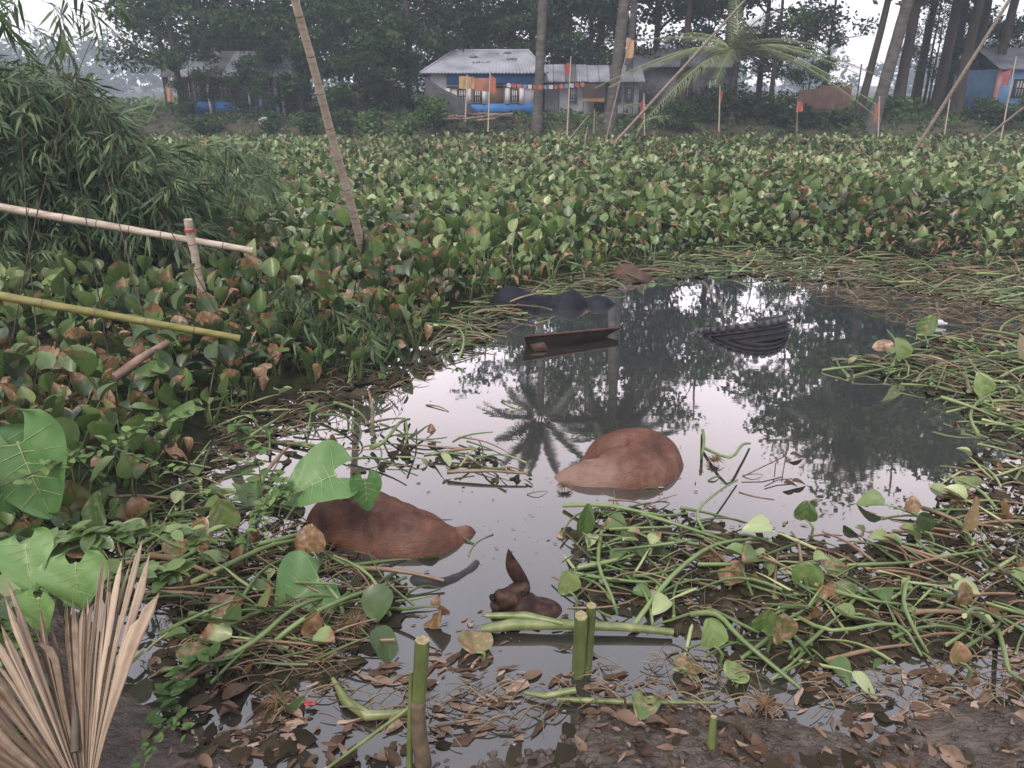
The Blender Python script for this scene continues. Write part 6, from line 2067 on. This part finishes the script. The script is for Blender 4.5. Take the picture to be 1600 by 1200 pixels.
# single longer stems that arch over the right heap
ARCH = [((1080, 960), (1120, 960), (1160, 1000), (1250, 1075), .013, 'thick curved stem sloping down to the right mud edge'), ((985, 985), (1050, 900), (1120, 850), (1200, 842), .012, 'long stem arching up to the right from the stalk'), ((1100, 830), (1090, 800), (1120, 770), (1152, 750), .008, 'single bowed stem rising from the heap toward the middle cow'), ((960, 790), (1010, 805), (1060, 820), (1150, 850), .012, 'long pale stem crossing the water below the middle cow'), ((1420, 900), (1412, 940), (1430, 985), (1450, 1020), .010, 'hooked bright stem hanging over the right shallows'), ((1240, 960), (1300, 985), (1400, 975), (1440, 1025), .009, 'low stem bending across the right heap'), ((1560, 985), (1570, 1020), (1578, 1050), (1604, 1066), .010, 'bent pale stem at the right frame edge shallows'), ((940, 830), (935, 880), (955, 930), (965, 960), .010, 'dark stalk below the single upright leaf'), ((300, 910), (360, 880), (430, 850), (500, 840), .014, 'thick stem running from the left tangle to the cow'), ((420, 1010), (470, 970), (540, 935), (635, 902), .012, 'long bright stem pointing at the dark tail'), ((330, 1040), (400, 1000), (460, 950), (520, 930), .012, 'pale stem beside the torn taro leaf'), ((880, 790), (950, 790), (1030, 805), (1074, 802), .011, 'flat green blade floating just below the middle cow'), ((1100, 700), (1140, 715), (1160, 695), (1172, 693), .010, 'bundle stem right of the middle cow'), ((1098, 672), (1100, 690), (1098, 705), (1096, 718), .010, 'short upright stem right of the middle cow'), ((580, 700), (600, 690), (625, 660), (640, 655), .013, 'broken pale stem sticking up left of the middle cow'), ((632, 655), (636, 670), (634, 690), (630, 702), .010, 'bent down end of the broken stem on the open water')]
for (p0, p1, p2, p3, rr, lb) in ARCH:
    hs = (.02, .10, .09, .02)
    pts = [W(*p, z=h) for p, h in zip((p0, p1, p2, p3), hs)]
    b0 = pts[0]
    cur = []
    for q in np.linspace(0, 1, 10):
        f = q * 2.999
        i = int(f)
        a = f - i
        g0, g1, g2, g3 = pts[max(i - 1, 0)], pts[i], pts[i + 1], pts[min(i + 2, 3)]
        cur.append(tuple(.5 * ((2 * g1) + (g2 - g0) * a + (2 * g0 - 5 * g1 + 4 * g2 - g3) * a * a + (3 * g1 - g0 - 3 * g2 + g3) * a ** 3) - b0))
    o = MB().tube(cur, np.linspace(rr * 1.15, rr * .7, 10), 8, tint=np.linspace(.75, .45, 10), mcap=1).build('hyacinth_cutting', SM, None, loc=b0)
    tag(o, lb, 'plant stem')
# dark twigs standing in the near right mud and the little branch on the water
for lb, P in (('dark twig standing upright in the right mud', [(1357, 1135, 2.33), (1358, 1075, 2.36)]), ('dark twig slanting down to the standing twig', [(1355, 1100, 2.36), (1310, 1128, 2.25), (1250, 1142, 2.2)]), ('thin brown stick slanting on the near litter', [(905, 1165, 2.1), (955, 1105, 2.35)])):
    Q_ = [WD(*p) for p in P]
    tag(MB().tube([tuple(p) for p in Q_], np.linspace(.006, .003, len(Q_)), 5).build('twig', M['twig']), lb, 'twig')
o_ = W(1212, 745)
tw = thing('twig', 'bare forked twig with withered leaves on the open water', 'twig', tuple(o_))
for P in ([(1160, 745, .02), (1195, 728, .06), (1228, 712, .08)], [(1212, 724, .07), (1210, 745, .01)], [(1228, 712, .08), (1222, 748, .01)], [(1195, 760, .01), (1215, 750, .02), (1238, 748, .02)]):
    MB().tube([tuple(W(*p) - o_) for p in P], .004, 5).build('branch', M['twig'], tw)
V, Q, t0 = blade(.09, .03, 3, 4, (0, 0, 0), PI / 2, .4, .3)
for px, py in ((1235, 710), (1225, 755), (1238, 752)):
    MB().add(V + np.array(W(px, py, .03) - o_), Q, tint=.1, brown=.9).build('leaf', M['dry'], tw)
# root tufts
def tuft(px, py, s, label, n=70, seed=0):
    r = random.Random(seed)
    p = W(px, py)
    mb = MB()
    for k in range(n):
        a, el = r.uniform(0, 6.28), r.uniform(.0, 1.3)
        L = s * r.uniform(.4, 1)
        d = Vector((math.cos(a) * math.cos(el), math.sin(a) * math.cos(el), math.sin(el) * .7)) * L
        mb.tube([(0, 0, 0), tuple(d * .6 + Vector((0, 0, .01))), tuple(d + Vector((0, 0, -.015)))], [.0035, .0025, .001], 3, cap=False, tint=r.uniform(.0, .35), brown=.9)
    tag(mb.build('root_tuft', M['straw'], None, loc=p + Vector((0, 0, .02))), label, 'root tuft')
tuft(1110, 880, .12, 'bushy brown root tuft in the right stem heap', 110, 1)
tuft(882, 765, .07, 'small dark root clump at the foot of the middle cow', 70, 2)
tuft(555, 985, .12, 'dark root tuft among the stems near the torn taro leaf', 100, 3)
tuft(435, 1105, .09, 'black root clump on the left litter', 80, 4)
tuft(1195, 1110, .1, 'black root clump at the right mud edge', 90, 5)
tuft(1115, 725, .08, 'root clump at the bundle right of the middle cow', 60, 6)
tuft(1500, 790, .16, 'grey trailing roots on the right shore', 110, 7)
# small scraps: red wrapper, white bottle
V, Q = cloth(.045, .022, 6, 4, amp=.012)
mw = MB().add(np.stack([V[:, 0], V[:, 2], V[:, 1] + .012], 1), Q)
tag(mw.build('wrapper', M['red_tie'], None, loc=W(478, 1102) + Vector((0, 0, .012))), 'crumpled red wrapper scrap on the left litter', 'wrapper')
a, b = W(1452, 503, .03), W(1480, 506, .03)
d = b - a
tag(MB().tube([tuple(a), tuple(a + d * .08), tuple(a + d * .7), tuple(a + d * .84), tuple(b)], [.02, .036, .036, .014, .013], 12).build('plastic_bottle', M['white_wall']), 'white plastic bottle floating in the litter beyond the tyre', 'bottle')

# ---------------------------------------------------------------- tell the trees and bushes of a kind apart by their order along the bank
_ord = ('first', 'second', 'third', 'fourth', 'fifth', 'sixth', 'seventh', 'eighth', 'ninth', 'tenth', 'eleventh', 'twelfth')
_by = {}
for o in COL.objects:
    if o.get('category') in ('tree', 'shrub') and o.get('group'):
        _by.setdefault(o['group'], []).append(o)
for gname, L in _by.items():
    L.sort(key=lambda o: proj(*o.matrix_world.translation)[0] if o.matrix_world.translation.y > 1 else proj(*o.location)[0])
    if 1 < len(L) <= 12:
        for i, o in enumerate(L):
            o['label'] = o['label'] + ', ' + _ord[i] + ' from left'

# ---------------------------------------------------------------- hazy air
hz = bpy.data.materials.new('haze')
hz.use_nodes = True
nt = hz.node_tree
nt.nodes.clear()
ho = nt.nodes.new('ShaderNodeOutputMaterial')
pv = nt.nodes.new('ShaderNodeVolumePrincipled')
pv.inputs['Color'].default_value = (.74, .87, 1.0, 1)
pv.inputs['Density'].default_value = .0023
pv.inputs['Anisotropy'].default_value = 0.2
nt.links.new(pv.outputs[0], ho.inputs['Volume'])
hb_ = MB().box((0, 130, 12.2), (640, 340, 27.4)).build('haze', hz, smooth=False)
tag(hb_, 'thin blue morning haze over the pond and bank', 'haze', kind='stuff')
